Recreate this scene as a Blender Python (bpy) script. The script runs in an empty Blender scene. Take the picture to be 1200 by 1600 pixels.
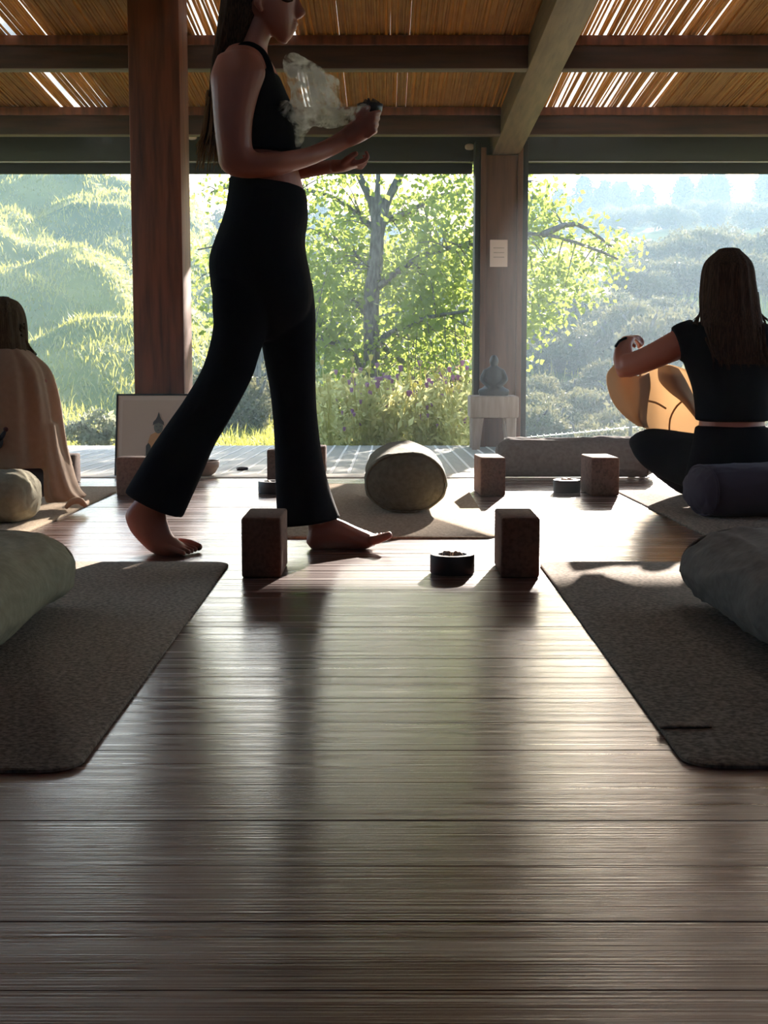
import bpy, bmesh, math, random
import numpy as np
from mathutils import Vector, Matrix, noise as mnoise
random.seed(7); RNG = np.random.default_rng(11)
SC = bpy.context.scene; C = SC.collection

# ------------------------------------------------------------------ camera, sky, sun, exposure
F = 2200.0; CH = 0.56; TILT = math.radians(6.41)
cam_d = bpy.data.cameras.new('camera'); cam = bpy.data.objects.new('camera', cam_d); C.objects.link(cam)
cam.location = (0, 0, CH); cam.rotation_euler = (math.pi/2 - TILT, 0, 0)
cam_d.sensor_fit = 'VERTICAL'; cam_d.sensor_height = 24; cam_d.lens = 24*F/1600
cam_d.shift_x = -2/1600; cam_d.clip_start = 0.05; cam_d.clip_end = 2000
SC.camera = cam
SUN_EL, SUN_AZ = math.radians(15.3), math.radians(12.0)      # low morning sun, ahead and a little to the right
w = bpy.data.worlds.new('sky'); SC.world = w; w.use_nodes = True
nt = w.node_tree; nt.nodes.clear()
wo = nt.nodes.new('ShaderNodeOutputWorld'); bg = nt.nodes.new('ShaderNodeBackground')
sk = nt.nodes.new('ShaderNodeTexSky'); sk.sky_type = 'NISHITA'; sk.sun_disc = False
sk.sun_elevation = SUN_EL; sk.sun_rotation = SUN_AZ; sk.air_density = 1.0; sk.dust_density = 0.8; sk.ozone_density = 2.5
bg.inputs['Strength'].default_value = 0.50
nt.links.new(sk.outputs[0], bg.inputs['Color']); nt.links.new(bg.outputs[0], wo.inputs['Surface'])
sun_d = bpy.data.lights.new('sun', 'SUN'); sun = bpy.data.objects.new('sun', sun_d); C.objects.link(sun)
sun_d.energy = 32.0; sun_d.angle = math.radians(0.6); sun_d.color = (1.0, 0.97, 0.93)
sdir = Vector((math.sin(SUN_AZ)*math.cos(SUN_EL), math.cos(SUN_AZ)*math.cos(SUN_EL), math.sin(SUN_EL)))
sun.rotation_euler = sdir.to_track_quat('Z', 'Y').to_euler()
HAZE_OUT, HAZE_IN = 0.0042, 0.0014
SC.view_settings.view_transform = 'Standard'; SC.view_settings.look = 'None'
SC.view_settings.exposure = 0.15; SC.view_settings.gamma = 1.0; SC.view_settings.use_curve_mapping = False
SC.cycles.use_denoising = True; SC.cycles.max_bounces = 8; SC.cycles.volume_bounces = 2
SC.cycles.transparent_max_bounces = 12; SC.cycles.caustics_reflective = False; SC.cycles.caustics_refractive = False
SC.cycles.sample_clamp_indirect = 6.0

# ------------------------------------------------------------------ helpers
def at(px, py, d):
    """the point at distance d (metres ahead) seen at photo pixel px, py"""
    a = -TILT - math.atan((py-800)/F); z = CH + d*math.tan(a); zc = d*math.cos(TILT) - (z-CH)*math.sin(TILT)
    return Vector(((px-602)/F*zc, d, z))
def gr(px, py, z=0.0):
    a = TILT + math.atan((py-800)/F); return at(px, py, (CH-z)/math.tan(a))
def new_mesh(name, v, f, smooth=True):
    me = bpy.data.meshes.new(name); me.from_pydata([tuple(p) for p in v], [], f); me.update()
    if smooth: me.polygons.foreach_set('use_smooth', [True]*len(me.polygons))
    return me
def link(name, me, m=None, parent=None, **props):
    o = bpy.data.objects.new(name, me); C.objects.link(o)
    if m is not None:
        if len(me.materials) == 0: me.materials.append(m)
    if parent is not None: o.parent = parent
    for k, x in props.items(): o[k] = x
    return o
def thing(name, label, cat, loc=(0, 0, 0), group=None, kind=None, rz=0):
    o = bpy.data.objects.new(name, None); C.objects.link(o); o.location = loc; o.rotation_euler = (0, 0, rz)
    o['label'] = label; o['category'] = cat
    if group: o['group'] = group
    if kind: o['kind'] = kind
    return o
def fix(parent):   # children were modelled in world space: keep them there
    bpy.context.view_layer.update()
    for ch in parent.children: ch.matrix_parent_inverse = parent.matrix_world.inverted()
class MB:
    def __init__(s): s.v = []; s.f = []
    def add(s, v, f):
        b = len(s.v); s.v += [tuple(p) for p in v]; s.f += [tuple(b+i for i in q) for q in f]
    def box(s, x0, x1, y0, y1, z0, z1, ch=0.0):
        if ch <= 0:
            s.add([(x0,y0,z0),(x1,y0,z0),(x1,y1,z0),(x0,y1,z0),(x0,y0,z1),(x1,y0,z1),(x1,y1,z1),(x0,y1,z1)],
                  [(0,3,2,1),(4,5,6,7),(0,1,5,4),(1,2,6,5),(2,3,7,6),(3,0,4,7)]); return
        me = bmesh.new(); bmesh.ops.create_cube(me, size=1)
        for p in me.verts: p.co = Vector(((x0+x1)/2+p.co.x*(x1-x0), (y0+y1)/2+p.co.y*(y1-y0), (z0+z1)/2+p.co.z*(z1-z0)))
        bmesh.ops.bevel(me, geom=list(me.edges), offset=ch, segments=2, affect='EDGES', profile=0.5)
        me.verts.index_update(); s.add([p.co.copy() for p in me.verts], [[p.index for p in q.verts] for q in me.faces]); me.free()
    def loft(s, secs, n=20, sub=4, cap=0.5, p=2.0, ridge=None):
        """secs: (centre, half axis a, half axis b); smooth spline between sections, rounded end caps"""
        S = [(Vector(c), Vector(a), Vector(b)) for c, a, b in secs]
        def cr(p0, p1, p2, p3, t): return 0.5*((2*p1)+(p2-p0)*t+(2*p0-5*p1+4*p2-p3)*t*t+(3*p1-p0-3*p2+p3)*t**3)
        R = []
        for i in range(len(S)-1):
            q = [S[max(i-1, 0)], S[i], S[i+1], S[min(i+2, len(S)-1)]]
            for k in range(sub): R.append(tuple(cr(*[q[j][m] for j in range(4)], k/sub) for m in range(3)))
        R.append(S[-1])
        if cap > 0:
            def capr(r0, r1):
                d = (r0[0]-r1[0]); d = d.normalized() if d.length > 1e-9 else Vector((0, 0, 1))
                h = min(r0[1].length, r0[2].length)*cap
                return [(r0[0]+d*h*math.sin(t), r0[1]*math.cos(t), r0[2]*math.cos(t)) for t in (1.35, 1.0, 0.6, 0.3)]
            R = capr(R[0], R[1]) + R + capr(R[-1], R[-2])[::-1]
        b = len(s.v); ex = 2/p
        for i, (c, a, bb) in enumerate(R):
            for k in range(n):
                t = 2*math.pi*k/n; ct, st = math.cos(t), math.sin(t)
                r = 1.0 if ridge is None else ridge(i/len(R), t)
                s.v.append(tuple(c + a*(math.copysign(abs(ct)**ex, ct)*r) + bb*(math.copysign(abs(st)**ex, st)*r)))
        for i in range(len(R)-1):
            for k in range(n):
                k2 = (k+1) % n; s.f.append((b+i*n+k, b+i*n+k2, b+(i+1)*n+k2, b+(i+1)*n+k))
        s.f.append(tuple(b+k for k in range(n))[::-1]); s.f.append(tuple(b+(len(R)-1)*n+k for k in range(n)))
    def tube(s, pts, rad, n=8, sub=3, cap=0.8):
        pts = [Vector(q) for q in pts]; rad = rad if isinstance(rad, (list, tuple)) else [rad]*len(pts)
        t0 = (pts[1]-pts[0]).normalized(); u = t0.orthogonal().normalized(); secs = []
        for i, q in enumerate(pts):
            t = (pts[min(i+1, len(pts)-1)]-pts[max(i-1, 0)]).normalized()
            u = (u - t*u.dot(t)).normalized(); vv = t.cross(u); secs.append((q, u*rad[i], vv*rad[i]))
        s.loft(secs, n=n, sub=sub, cap=cap)
    def lathe(s, c, prof, n=32):
        c = Vector(c); b = len(s.v)
        for r, z in prof:
            for k in range(n): s.v.append((c.x+r*math.cos(2*math.pi*k/n), c.y+r*math.sin(2*math.pi*k/n), c.z+z))
        for i in range(len(prof)-1):
            for k in range(n): s.f.append((b+i*n+k, b+i*n+(k+1) % n, b+(i+1)*n+(k+1) % n, b+(i+1)*n+k))
        s.f.append(tuple(b+k for k in range(n))[::-1]); s.f.append(tuple(b+(len(prof)-1)*n+k for k in range(n)))
    def grid(s, rows):
        b = len(s.v); n = len(rows[0])
        for r in rows: s.v += [tuple(q) for q in r]
        for i in range(len(rows)-1):
            for k in range(n-1): s.f.append((b+i*n+k, b+i*n+k+1, b+(i+1)*n+k+1, b+(i+1)*n+k))
    def build(s, name, m, parent=None, smooth=True, **props):
        me = new_mesh(name, s.v, s.f, smooth); return link(name, me, m, parent, **props)
    def fuse(s, name, m, parent=None, voxel=0.006, smooth=4, **props):
        """one continuous surface out of overlapping closed shapes"""
        o = link('fuse', new_mesh('fuse', s.v, s.f))
        md = o.modifiers.new('r', 'REMESH'); md.mode = 'VOXEL'; md.voxel_size = voxel; md.use_smooth_shade = True
        if smooth: sm = o.modifiers.new('s', 'SMOOTH'); sm.factor = 0.5; sm.iterations = smooth
        dg = bpy.context.evaluated_depsgraph_get(); dg.update()
        me = bpy.data.meshes.new_from_object(o.evaluated_get(dg)); me.name = name
        bpy.data.objects.remove(o); me.polygons.foreach_set('use_smooth', [True]*len(me.polygons)); me.materials.clear()
        return link(name, me, m, parent, **props)
def crease(o, amp, scale, seed, stretch):
    me = o.data; nor = [v.normal.copy() for v in me.vertices]
    for i, v in enumerate(me.vertices):
        p = Vector((v.co.x*stretch[0], v.co.y*stretch[1], v.co.z*stretch[2]))*scale + Vector((seed, 0, seed))
        w_ = mnoise.noise(p*.35+Vector((9, 9, 9)))*.5+.5
        v.co -= nor[i]*amp*w_*max(0, 1-5*abs(mnoise.noise(p)))
    me.update(); return o
def sharp(o, ang=35):
    me = o.data; me.polygons.foreach_set('use_smooth', [True]*len(me.polygons)); me.set_sharp_from_angle(angle=math.radians(ang)); return o
def lumpy(o, amp, scale, seed=0.0, stretch=(1, 1, 1)):
    me = o.data; n = len(me.vertices); nor = [v.normal.copy() for v in me.vertices]
    for i, v in enumerate(me.vertices):
        p = Vector((v.co.x*stretch[0], v.co.y*stretch[1], v.co.z*stretch[2]))*scale + Vector((seed, seed*2, 0))
        v.co += nor[i]*amp*mnoise.noise(p)
    me.update(); return o

# ------------------------------------------------------------------ materials
def mat(name, col, rough=0.6, spec=0.5, sheen=0.0, noise=None, bump=None, stretch=(1, 1, 1), random_tint=0.0, metal=0.0, trans=0.0, tcol=None, rvar=0.0):
    """noise=(scale, detail, colour2, low, high); bump=(scale, strength, distance)"""
    m = bpy.data.materials.new(name); m.use_nodes = True; t = m.node_tree; N = t.nodes; L = t.links
    b = N['Principled BSDF']; out = N['Material Output']
    b.inputs['Roughness'].default_value = rough; b.inputs['Specular IOR Level'].default_value = spec; b.inputs['Metallic'].default_value = metal
    b.inputs['Base Color'].default_value = (*col, 1)
    if sheen: b.inputs['Sheen Weight'].default_value = sheen; b.inputs['Sheen Roughness'].default_value = 0.5
    tc = N.new('ShaderNodeTexCoord'); oi = N.new('ShaderNodeObjectInfo')
    mul = N.new('ShaderNodeVectorMath'); mul.operation = 'MULTIPLY'; mul.inputs[1].default_value = stretch
    off = N.new('ShaderNodeVectorMath'); off.operation = 'ADD'
    sc = N.new('ShaderNodeMath'); sc.operation = 'MULTIPLY'; sc.inputs[1].default_value = 37.0
    L.new(oi.outputs['Random'], sc.inputs[0]); L.new(tc.outputs['Object'], mul.inputs[0]); L.new(mul.outputs[0], off.inputs[0]); L.new(sc.outputs[0], off.inputs[1])
    csock = None
    if noise:
        nz = N.new('ShaderNodeTexNoise'); nz.inputs['Scale'].default_value = noise[0]; nz.inputs['Detail'].default_value = noise[1]
        L.new(off.outputs[0], nz.inputs['Vector'])
        rp = N.new('ShaderNodeValToRGB'); rp.color_ramp.elements[0].position = noise[3]; rp.color_ramp.elements[1].position = noise[4]
        rp.color_ramp.elements[0].color = (*col, 1); rp.color_ramp.elements[1].color = (*noise[2], 1)
        L.new(nz.outputs[0], rp.inputs[0]); csock = rp.outputs[0]
        if rvar:
            mr = N.new('ShaderNodeMapRange'); mr.inputs['To Min'].default_value = rough-rvar; mr.inputs['To Max'].default_value = rough+rvar
            mr.inputs['From Min'].default_value = 0.3; mr.inputs['From Max'].default_value = 0.7
            L.new(nz.outputs[0], mr.inputs['Value']); L.new(mr.outputs[0], b.inputs['Roughness'])
    if random_tint:
        hs = N.new('ShaderNodeHueSaturation'); mr = N.new('ShaderNodeMapRange')
        mr.inputs['To Min'].default_value = 1-random_tint; mr.inputs['To Max'].default_value = 1+random_tint
        L.new(oi.outputs['Random'], mr.inputs['Value']); L.new(mr.outputs[0], hs.inputs['Value'])
        if csock: L.new(csock, hs.inputs['Color'])
        else: hs.inputs['Color'].default_value = (*col, 1)
        csock = hs.outputs[0]
    if csock: L.new(csock, b.inputs['Base Color'])
    if bump:
        bn = N.new('ShaderNodeTexNoise'); bn.inputs['Scale'].default_value = bump[0]; bn.inputs['Detail'].default_value = 5
        L.new(off.outputs[0], bn.inputs['Vector'])
        bp = N.new('ShaderNodeBump'); bp.inputs['Strength'].default_value = bump[1]; bp.inputs['Distance'].default_value = bump[2]
        L.new(bn.outputs[0], bp.inputs['Height']); L.new(bp.outputs[0], b.inputs['Normal'])
    if trans:
        tr = N.new('ShaderNodeBsdfTranslucent'); tr.inputs[0].default_value = (*(tcol or col), 1)
        mx = N.new('ShaderNodeMixShader'); mx.inputs[0].default_value = trans
        L.new(b.outputs[0], mx.inputs[1]); L.new(tr.outputs[0], mx.inputs[2]); L.new(mx.outputs[0], out.inputs['Surface'])
    return m
M = {}
M['floor'] = mat('floor_board_wood', (0.060, 0.020, 0.013), 0.33, 0.35, noise=(6, 8, (0.12, 0.042, 0.024), 0.35, 0.7), bump=(26, 0.38, 0.0022), stretch=(0.35, 9, 9), random_tint=0.2, rvar=0.07)
pb_ = M['floor'].node_tree.nodes['Principled BSDF']; pb_.inputs['Coat Weight'].default_value = 1.0; pb_.inputs['Coat Roughness'].default_value = 0.17; pb_.inputs['Coat IOR'].default_value = 1.7
_t = M['floor'].node_tree; _bp = next(n for n in _t.nodes if n.type == 'BUMP'); _b2 = _t.nodes.new('ShaderNodeBump'); _b2.inputs['Strength'].default_value = 0.22; _b2.inputs['Distance'].default_value = 0.0022
_t.links.new(_bp.inputs['Height'].links[0].from_socket, _b2.inputs['Height']); _t.links.new(_b2.outputs[0], pb_.inputs['Coat Normal'])
_nz = next(n for n in _t.nodes if n.type == 'TEX_NOISE'); _mr = _t.nodes.new('ShaderNodeMapRange'); _mr.inputs['From Min'].default_value = 0.35; _mr.inputs['From Max'].default_value = 0.65; _mr.inputs['To Min'].default_value = 0.10; _mr.inputs['To Max'].default_value = 0.30
_t.links.new(_nz.outputs[0], _mr.inputs['Value']); _t.links.new(_mr.outputs[0], pb_.inputs['Coat Roughness'])
M['joint'] = mat('dark_floor_joint', (0.015, 0.008, 0.006), 0.8)
M['post'] = mat('red_brown_timber', (0.20, 0.060, 0.028), 0.55, 0.4, noise=(5, 6, (0.055, 0.018, 0.011), 0.4, 0.75), bump=(12, 0.25, 0.004), stretch=(7, 7, 0.6))
M['column'] = mat('column_timber', (0.14, 0.06, 0.035), 0.6, 0.4, noise=(5, 6, (0.08, 0.035, 0.022), 0.4, 0.75), bump=(12, 0.25, 0.004), stretch=(7, 7, 0.6))
M['beam'] = mat('dark_beam_timber', (0.060, 0.022, 0.013), 0.6, 0.4, noise=(5, 6, (0.028, 0.012, 0.008), 0.4, 0.7), bump=(12, 0.25, 0.004), stretch=(0.6, 7, 7))
M['rafter'] = mat('grey_brown_rafter_timber', (0.13, 0.075, 0.042), 0.6, 0.4, noise=(5, 6, (0.07, 0.035, 0.02), 0.4, 0.7), bump=(12, 0.3, 0.004), stretch=(7, 0.6, 7))
M['black'] = mat('black_painted_metal', (0.012, 0.014, 0.015), 0.5, 0.5)
M['screen'] = mat('charcoal_screen_fabric', (0.022, 0.022, 0.022), 0.8, 0.2)
M['reed'] = mat('dry_reed', (0.42, 0.23, 0.075), 0.55, 0.3, noise=(30, 4, (0.22, 0.105, 0.035), 0.35, 0.7), stretch=(1, 0.25, 1), trans=0.5, tcol=(0.72, 0.42, 0.15))
M['sheet'] = mat('added_sun_diffusing_sheet', (0.75, 0.75, 0.72), 0.4, 0.5, trans=0.75, tcol=(0.85, 0.85, 0.80))  # for the added sheet that diffuses the sun above the reeds
M['deck'] = mat('weathered_deck_board', (0.36, 0.355, 0.30), 0.5, 0.5, noise=(8, 5, (0.28, 0.275, 0.23), 0.35, 0.7), stretch=(6, 0.6, 6), random_tint=0.15)
M['seam'] = mat('painted_light_line', (0.90, 0.88, 0.80), 0.6)  # near-white colour stands in for light along the deck board gaps
M['sill'] = mat('pale_threshold_timber', (0.48, 0.40, 0.29), 0.5, noise=(6, 5, (0.36, 0.29, 0.2), 0.35, 0.7), stretch=(0.6, 6, 6))
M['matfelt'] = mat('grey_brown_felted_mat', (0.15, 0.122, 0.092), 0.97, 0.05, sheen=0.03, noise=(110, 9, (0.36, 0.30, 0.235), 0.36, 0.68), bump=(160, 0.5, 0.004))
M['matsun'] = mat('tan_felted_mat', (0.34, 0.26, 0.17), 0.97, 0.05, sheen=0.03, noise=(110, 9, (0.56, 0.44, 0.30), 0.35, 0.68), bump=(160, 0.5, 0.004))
M['olive'] = mat('olive_linen', (0.27, 0.245, 0.16), 0.95, 0.05, sheen=0.03, noise=(60, 3, (0.34, 0.31, 0.21), 0.3, 0.7), bump=(220, 0.25, 0.002))
M['grey'] = mat('grey_linen', (0.150, 0.132, 0.115), 0.95, 0.05, sheen=0.03, noise=(60, 3, (0.195, 0.175, 0.155), 0.3, 0.7), bump=(220, 0.25, 0.002))
M['moss'] = mat('dark_olive_linen', (0.12, 0.112, 0.07), 0.92, 0.12, sheen=0.03, noise=(60, 3, (0.17, 0.155, 0.10), 0.3, 0.7), bump=(120, 0.6, 0.006))
M['violet'] = mat('dark_violet_linen', (0.045, 0.036, 0.055), 0.9, 0.15, sheen=0.03, bump=(220, 0.25, 0.002))
M['cork'] = mat('brown_cork', (0.17, 0.088, 0.058), 0.85, 0.2, noise=(90, 5, (0.09, 0.046, 0.03), 0.42, 0.7), bump=(140, 0.4, 0.003), random_tint=0.12)
M['tin'] = mat('black_stone', (0.010, 0.010, 0.014), 0.45, 0.5)
M['ash'] = mat('pale_resin', (0.45, 0.33, 0.25), 0.6)
M['skin'] = mat('sun_tanned_skin', (0.36, 0.125, 0.078), 0.48, 0.45, noise=(9, 3, (0.42, 0.15, 0.095), 0.3, 0.7))
M['lip'] = mat('lip_skin', (0.30, 0.08, 0.06), 0.4)
M['nail'] = mat('nail', (0.55, 0.30, 0.22), 0.3)
M['pants'] = mat('black_trouser_knit', (0.004, 0.004, 0.007), 0.9, 0.04, sheen=0.0, bump=(300, 0.2, 0.001))
M['top'] = mat('black_ribbed_knit', (0.004, 0.0045, 0.007), 0.9, 0.05, sheen=0.0, bump=(300, 0.2, 0.001))
M['hair_brown'] = mat('dark_brown_hair', (0.022, 0.010, 0.007), 0.8, 0.05, noise=(30, 4, (0.07, 0.034, 0.018), 0.4, 0.7), stretch=(9, 9, 0.6), bump=(60, 0.5, 0.003))
M['hair_tip'] = mat('sun_bleached_hair', (0.36, 0.24, 0.12), 0.45, 0.4, trans=0.4, tcol=(0.5, 0.34, 0.17))
M['hair_ash'] = mat('ash_brown_hair', (0.06, 0.040, 0.022), 0.8, 0.05, noise=(30, 4, (0.11, 0.08, 0.045), 0.4, 0.7), stretch=(9, 9, 0.6), bump=(60, 0.5, 0.003))
M['shawl'] = mat('beige_wool', (0.42, 0.285, 0.185), 0.9, 0.15, sheen=0.03, noise=(50, 3, (0.48, 0.335, 0.225), 0.3, 0.7), bump=(200, 0.25, 0.002), trans=0.25, tcol=(0.6, 0.4, 0.25))
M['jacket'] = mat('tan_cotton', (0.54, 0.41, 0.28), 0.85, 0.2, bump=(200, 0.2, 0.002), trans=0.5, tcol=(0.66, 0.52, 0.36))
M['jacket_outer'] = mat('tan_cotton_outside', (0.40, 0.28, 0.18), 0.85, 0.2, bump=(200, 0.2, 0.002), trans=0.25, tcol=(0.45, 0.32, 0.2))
M['jseam'] = mat('tan_cotton_seam', (0.22, 0.13, 0.07), 0.85)
M['ink_dark'] = mat('dark_blue_ink', (0.02, 0.022, 0.03), 0.8); M['ink_red'] = mat('dark_red_ink', (0.07, 0.012, 0.012), 0.8)
M['paper'] = mat('cream_paper', (0.62, 0.47, 0.34), 0.7, 0.3); M['mount'] = mat('pale_mount', (0.68, 0.54, 0.41), 0.7)
M['print_grey'] = mat('grey_green_print', (0.17, 0.17, 0.13), 0.8); M['print_orange'] = mat('orange_print', (0.60, 0.30, 0.11), 0.8)
M['print_dark'] = mat('dark_print', (0.06, 0.06, 0.055), 0.8); M['print_green'] = mat('green_print', (0.20, 0.24, 0.17), 0.8)
M['bowl'] = mat('brown_clay', (0.34, 0.20, 0.12), 0.6, noise=(20, 4, (0.26, 0.15, 0.09), 0.3, 0.7))
M['stool'] = mat('pale_rough_timber', (0.42, 0.31, 0.24), 0.7, noise=(8, 5, (0.30, 0.21, 0.16), 0.3, 0.7), stretch=(5, 5, 0.7), bump=(40, 0.3, 0.003))
M['notice'] = mat('notice_paper', (0.62, 0.45, 0.38), 0.8); M['cream'] = mat('cream_plastic', (0.62, 0.47, 0.36), 0.5)
M['bronze'] = mat('dark_bronze', (0.03, 0.032, 0.035), 0.45, metal=0.4)
M['soil'] = mat('meadow_turf', (0.07, 0.115, 0.022), 0.95, 0.1, noise=(0.35, 8, (0.24, 0.25, 0.06), 0.35, 0.68))
M['grass'] = mat('meadow_grass', (0.10, 0.17, 0.03), 0.6, 0.3, noise=(0.3, 5, (0.30, 0.30, 0.08), 0.38, 0.66), trans=0.5, tcol=(0.44, 0.43, 0.08))
M['leaf'] = mat('tree_leaf', (0.09, 0.17, 0.03), 0.45, 0.4, noise=(1.3, 3, (0.15, 0.22, 0.035), 0.35, 0.65), trans=0.5, tcol=(0.36, 0.45, 0.08))
M['bark'] = mat('grey_bark', (0.20, 0.19, 0.17), 0.9, 0.2, noise=(12, 5, (0.06, 0.055, 0.045), 0.35, 0.7), bump=(20, 0.5, 0.01), stretch=(3, 3, 0.8))
M['bush'] = mat('scrub_leaf', (0.07, 0.095, 0.045), 0.6, 0.3, noise=(0.6, 4, (0.12, 0.13, 0.06), 0.35, 0.65), trans=0.22, tcol=(0.24, 0.23, 0.11), random_tint=0.25)
M['pine'] = mat('pine_needle', (0.045, 0.065, 0.035), 0.65, 0.3, noise=(0.6, 4, (0.07, 0.085, 0.045), 0.35, 0.65), trans=0.25, tcol=(0.15, 0.16, 0.07), random_tint=0.2)
M['silver'] = mat('silver_leaf', (0.22, 0.26, 0.19), 0.6, 0.4, noise=(8, 3, (0.34, 0.37, 0.27), 0.35, 0.65), trans=0.3, tcol=(0.45, 0.46, 0.3))
M['weed'] = mat('weed_leaf', (0.26, 0.31, 0.10), 0.6, 0.3, noise=(4, 3, (0.46, 0.44, 0.22), 0.35, 0.65), trans=0.6, tcol=(0.85, 0.80, 0.36))
M['thistle'] = mat('thistle_flower', (0.42, 0.22, 0.38), 0.8, trans=0.4, tcol=(0.6, 0.36, 0.55))
M['dry'] = mat('dry_twigs', (0.20, 0.15, 0.10), 0.8, trans=0.3, tcol=(0.36, 0.27, 0.17))
M['wire'] = mat('galvanised_wire', (0.45, 0.45, 0.42), 0.4, metal=0.7)

# haze in the air: an even thin volume outside, a thinner one with incense smoke in the room
def haze(name, dens, g, col, box, label):
    hz = bpy.data.materials.new(name); hz.use_nodes = True; t = hz.node_tree; t.nodes.clear()
    ho = t.nodes.new('ShaderNodeOutputMaterial'); hv = t.nodes.new('ShaderNodeVolumeScatter')
    hv.inputs['Color'].default_value = (*col, 1); hv.inputs['Density'].default_value = dens; hv.inputs['Anisotropy'].default_value = g
    t.links.new(hv.outputs[0], ho.inputs['Volume'])
    b = MB(); b.box(*box); b.build('haze', hz, smooth=False, label=label, category='haze', kind='stuff')
haze('morning_haze', HAZE_OUT, 0.0, (0.56, 0.80, 1.0), (-120, 120, 9.95, 190, -14, 24), 'blue morning haze filling the valley beyond the deck')
haze('room_haze', HAZE_IN, 0.5, (0.85, 0.93, 1.0), (-3.55, 3.55, -3.0, 6.94, -0.02, 2.9), 'thin smoky haze hanging in the room')
haze('deck_haze', 0.011, 0.3, (0.80, 0.92, 1.0), (-3.55, 3.55, 6.95, 9.94, -0.40, 2.9), 'bluish sunlit smoke haze drifting over the deck')

# ------------------------------------------------------------------ the setting
FE = 6.36                                     # where the indoor floor ends
floor = thing('floor', 'glossy dark red-brown timber board floor of the pavilion', 'floor', kind='structure')
b = MB(); b.box(-3.6, 3.6, -3.2, FE, -0.16, -0.024); b.build('subfloor', M['joint'], floor, smooth=False)
PW = 0.152; L3 = 2.4
b = MB(); b.box(-L3/2+0.0008, L3/2-0.0008, -PW/2+0.0004, PW/2-0.0004, -0.024, 0.0, 0.0013); pm = new_mesh('plank', b.v, b.f, False); pm.materials.append(M['floor'])
y = FE - PW/2; row = 0
while y > -3.0:
    o0 = random.uniform(-1.2, 1.2)
    xs = [0]
    for x in xs:
        if y > 0.4 and abs(x) > 3.0: continue
        p = bpy.data.objects.new('plank', pm); C.objects.link(p); p.parent = floor; p.location = (x, y, random.uniform(-0.0004, 0.0003))
        p.scale = (3.0, 1, 1)
        p.rotation_euler = (math.radians(random.uniform(-0.12, 0.12)), 0, 0)
    y -= PW; row += 1
b = MB(); b.box(-3.6, 3.6, FE, 6.56, -0.10, 0.004, 0.004); sharp(b.build('trim_1', M['sill'], None, kind='structure', label='pale timber threshold strip between floor and deck', category='threshold'))
# deck: boards run outwards and fall gently away from the room
DS = 0.0206; D0, D1 = 6.56, 9.62
deck = thing('deck', 'sunlit grey board deck with painted light lines along the gaps, outside the room', 'deck', kind='structure')
b = MB(); b.box(-3.8, 3.8, D0, D1-0.02, -0.25, -0.09); b.build('deck_bearer', M['joint'], deck, smooth=False)
b = MB(); b.box(-0.036, 0.036, 0, D1-D0, -0.025, 0, 0.003); dm = new_mesh('deck_board', b.v, b.f, False); dm.materials.append(M['deck'])
b = MB(); b.box(-0.0065, 0.0065, 0, D1-D0, -0.025, 0.0015); sm_ = new_mesh('light_line_strip', b.v, b.f, False); sm_.materials.append(M['seam'])  # pale strips paint the bright lines of light between the boards
k = 0; x = -3.7
while x < 3.7:
    for nm, me, xx in (('deck_board', dm, x), ('light_line_strip', sm_, x+0.0425)):
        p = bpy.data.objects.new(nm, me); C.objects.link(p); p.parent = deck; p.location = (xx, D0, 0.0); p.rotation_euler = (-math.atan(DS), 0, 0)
    x += 0.085
def deckz(yy): return -DS*(yy-D0)

def post(name, label, x0, x1, y0, y1, z0, z1, m, ch=0.006, **kw):
    b = MB(); b.box(x0, x1, y0, y1, z0, z1, ch); return sharp(b.build(name, m, None, label=label, category='post', kind='structure', **kw))
post('post', 'thick red-brown timber post behind the walking woman, picture leaning on its foot', -1.175, -0.940, 6.62, 6.90, -0.05, 2.34, M['post'])
# outer column under the rafter
col = thing('column', 'timber column at the deck edge under the rafter, dark blind tracks on both sides', 'column', kind='structure')
b = MB(); b.box(0.662, 0.868, 9.42, 9.60, -0.12, 1.853, 0.004); sharp(b.build('core', M['column'], col))
for x in (0.627, 0.868):
    b = MB(); b.box(x, x+0.035, 9.405, 9.60, -0.12, 1.90, 0.003); sharp(b.build('side_batten', M['column'], col))
for x in (0.590, 0.904):
    b = MB(); b.box(x, x+0.036, 9.43, 9.64, -0.12, 1.95, 0.003); sharp(b.build('blind_track', M['black'], col))
# roof: falls outwards
RS = 0.07
def under(yy): return 1.853 + RS*(9.5-yy)          # underside of rafter and purlins
def reedz(yy): return under(yy) + 0.175
def skew(b, fn):
    b.v = [(x, y, z+fn(y)) for x, y, z in b.v]
b = MB(); b.box(-0.09, 0.09, -3.2, 9.62, 0, 0.16, 0.005); skew(b, under)
b.v = [(x+0.79+(9.5-y)*0.0125, y, z) for x, y, z in b.v]
raf = sharp(b.build('rafter', M['rafter'], None, label='grey-brown roof rafter resting on the outer column', category='rafter', kind='structure'))
labs = {8.85: 'dark purlin nearest the blinds', 7.37: 'dark purlin second from the blinds', 5.89: 'dark purlin just above the view', 4.41: 'dark purlin overhead, fourth from the blinds', 2.93: 'dark purlin overhead, fifth from the blinds', 1.45: 'dark purlin overhead, sixth from the blinds', -0.1: 'dark purlin behind the viewpoint', -1.6: 'dark purlin farthest from the blinds'}
for yy, lb in labs.items():
    z = under(yy); xr = 0.79+(9.5-yy)*0.0125
    r = thing('purlin', lb, 'purlin', kind='structure')
    for xa, xb in ((-3.8, xr-0.09), (xr+0.09, 3.8)):
        b = MB(); b.box(xa, xb, yy, yy+0.10, z, z+0.115, 0.004); sharp(b.build('beam', M['beam'], r))
        b = MB(); b.box(xa, xb, yy-0.012, yy+0.112, z+0.116, z+0.163, 0.003); sharp(b.build('batten', M['post'], r))
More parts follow.
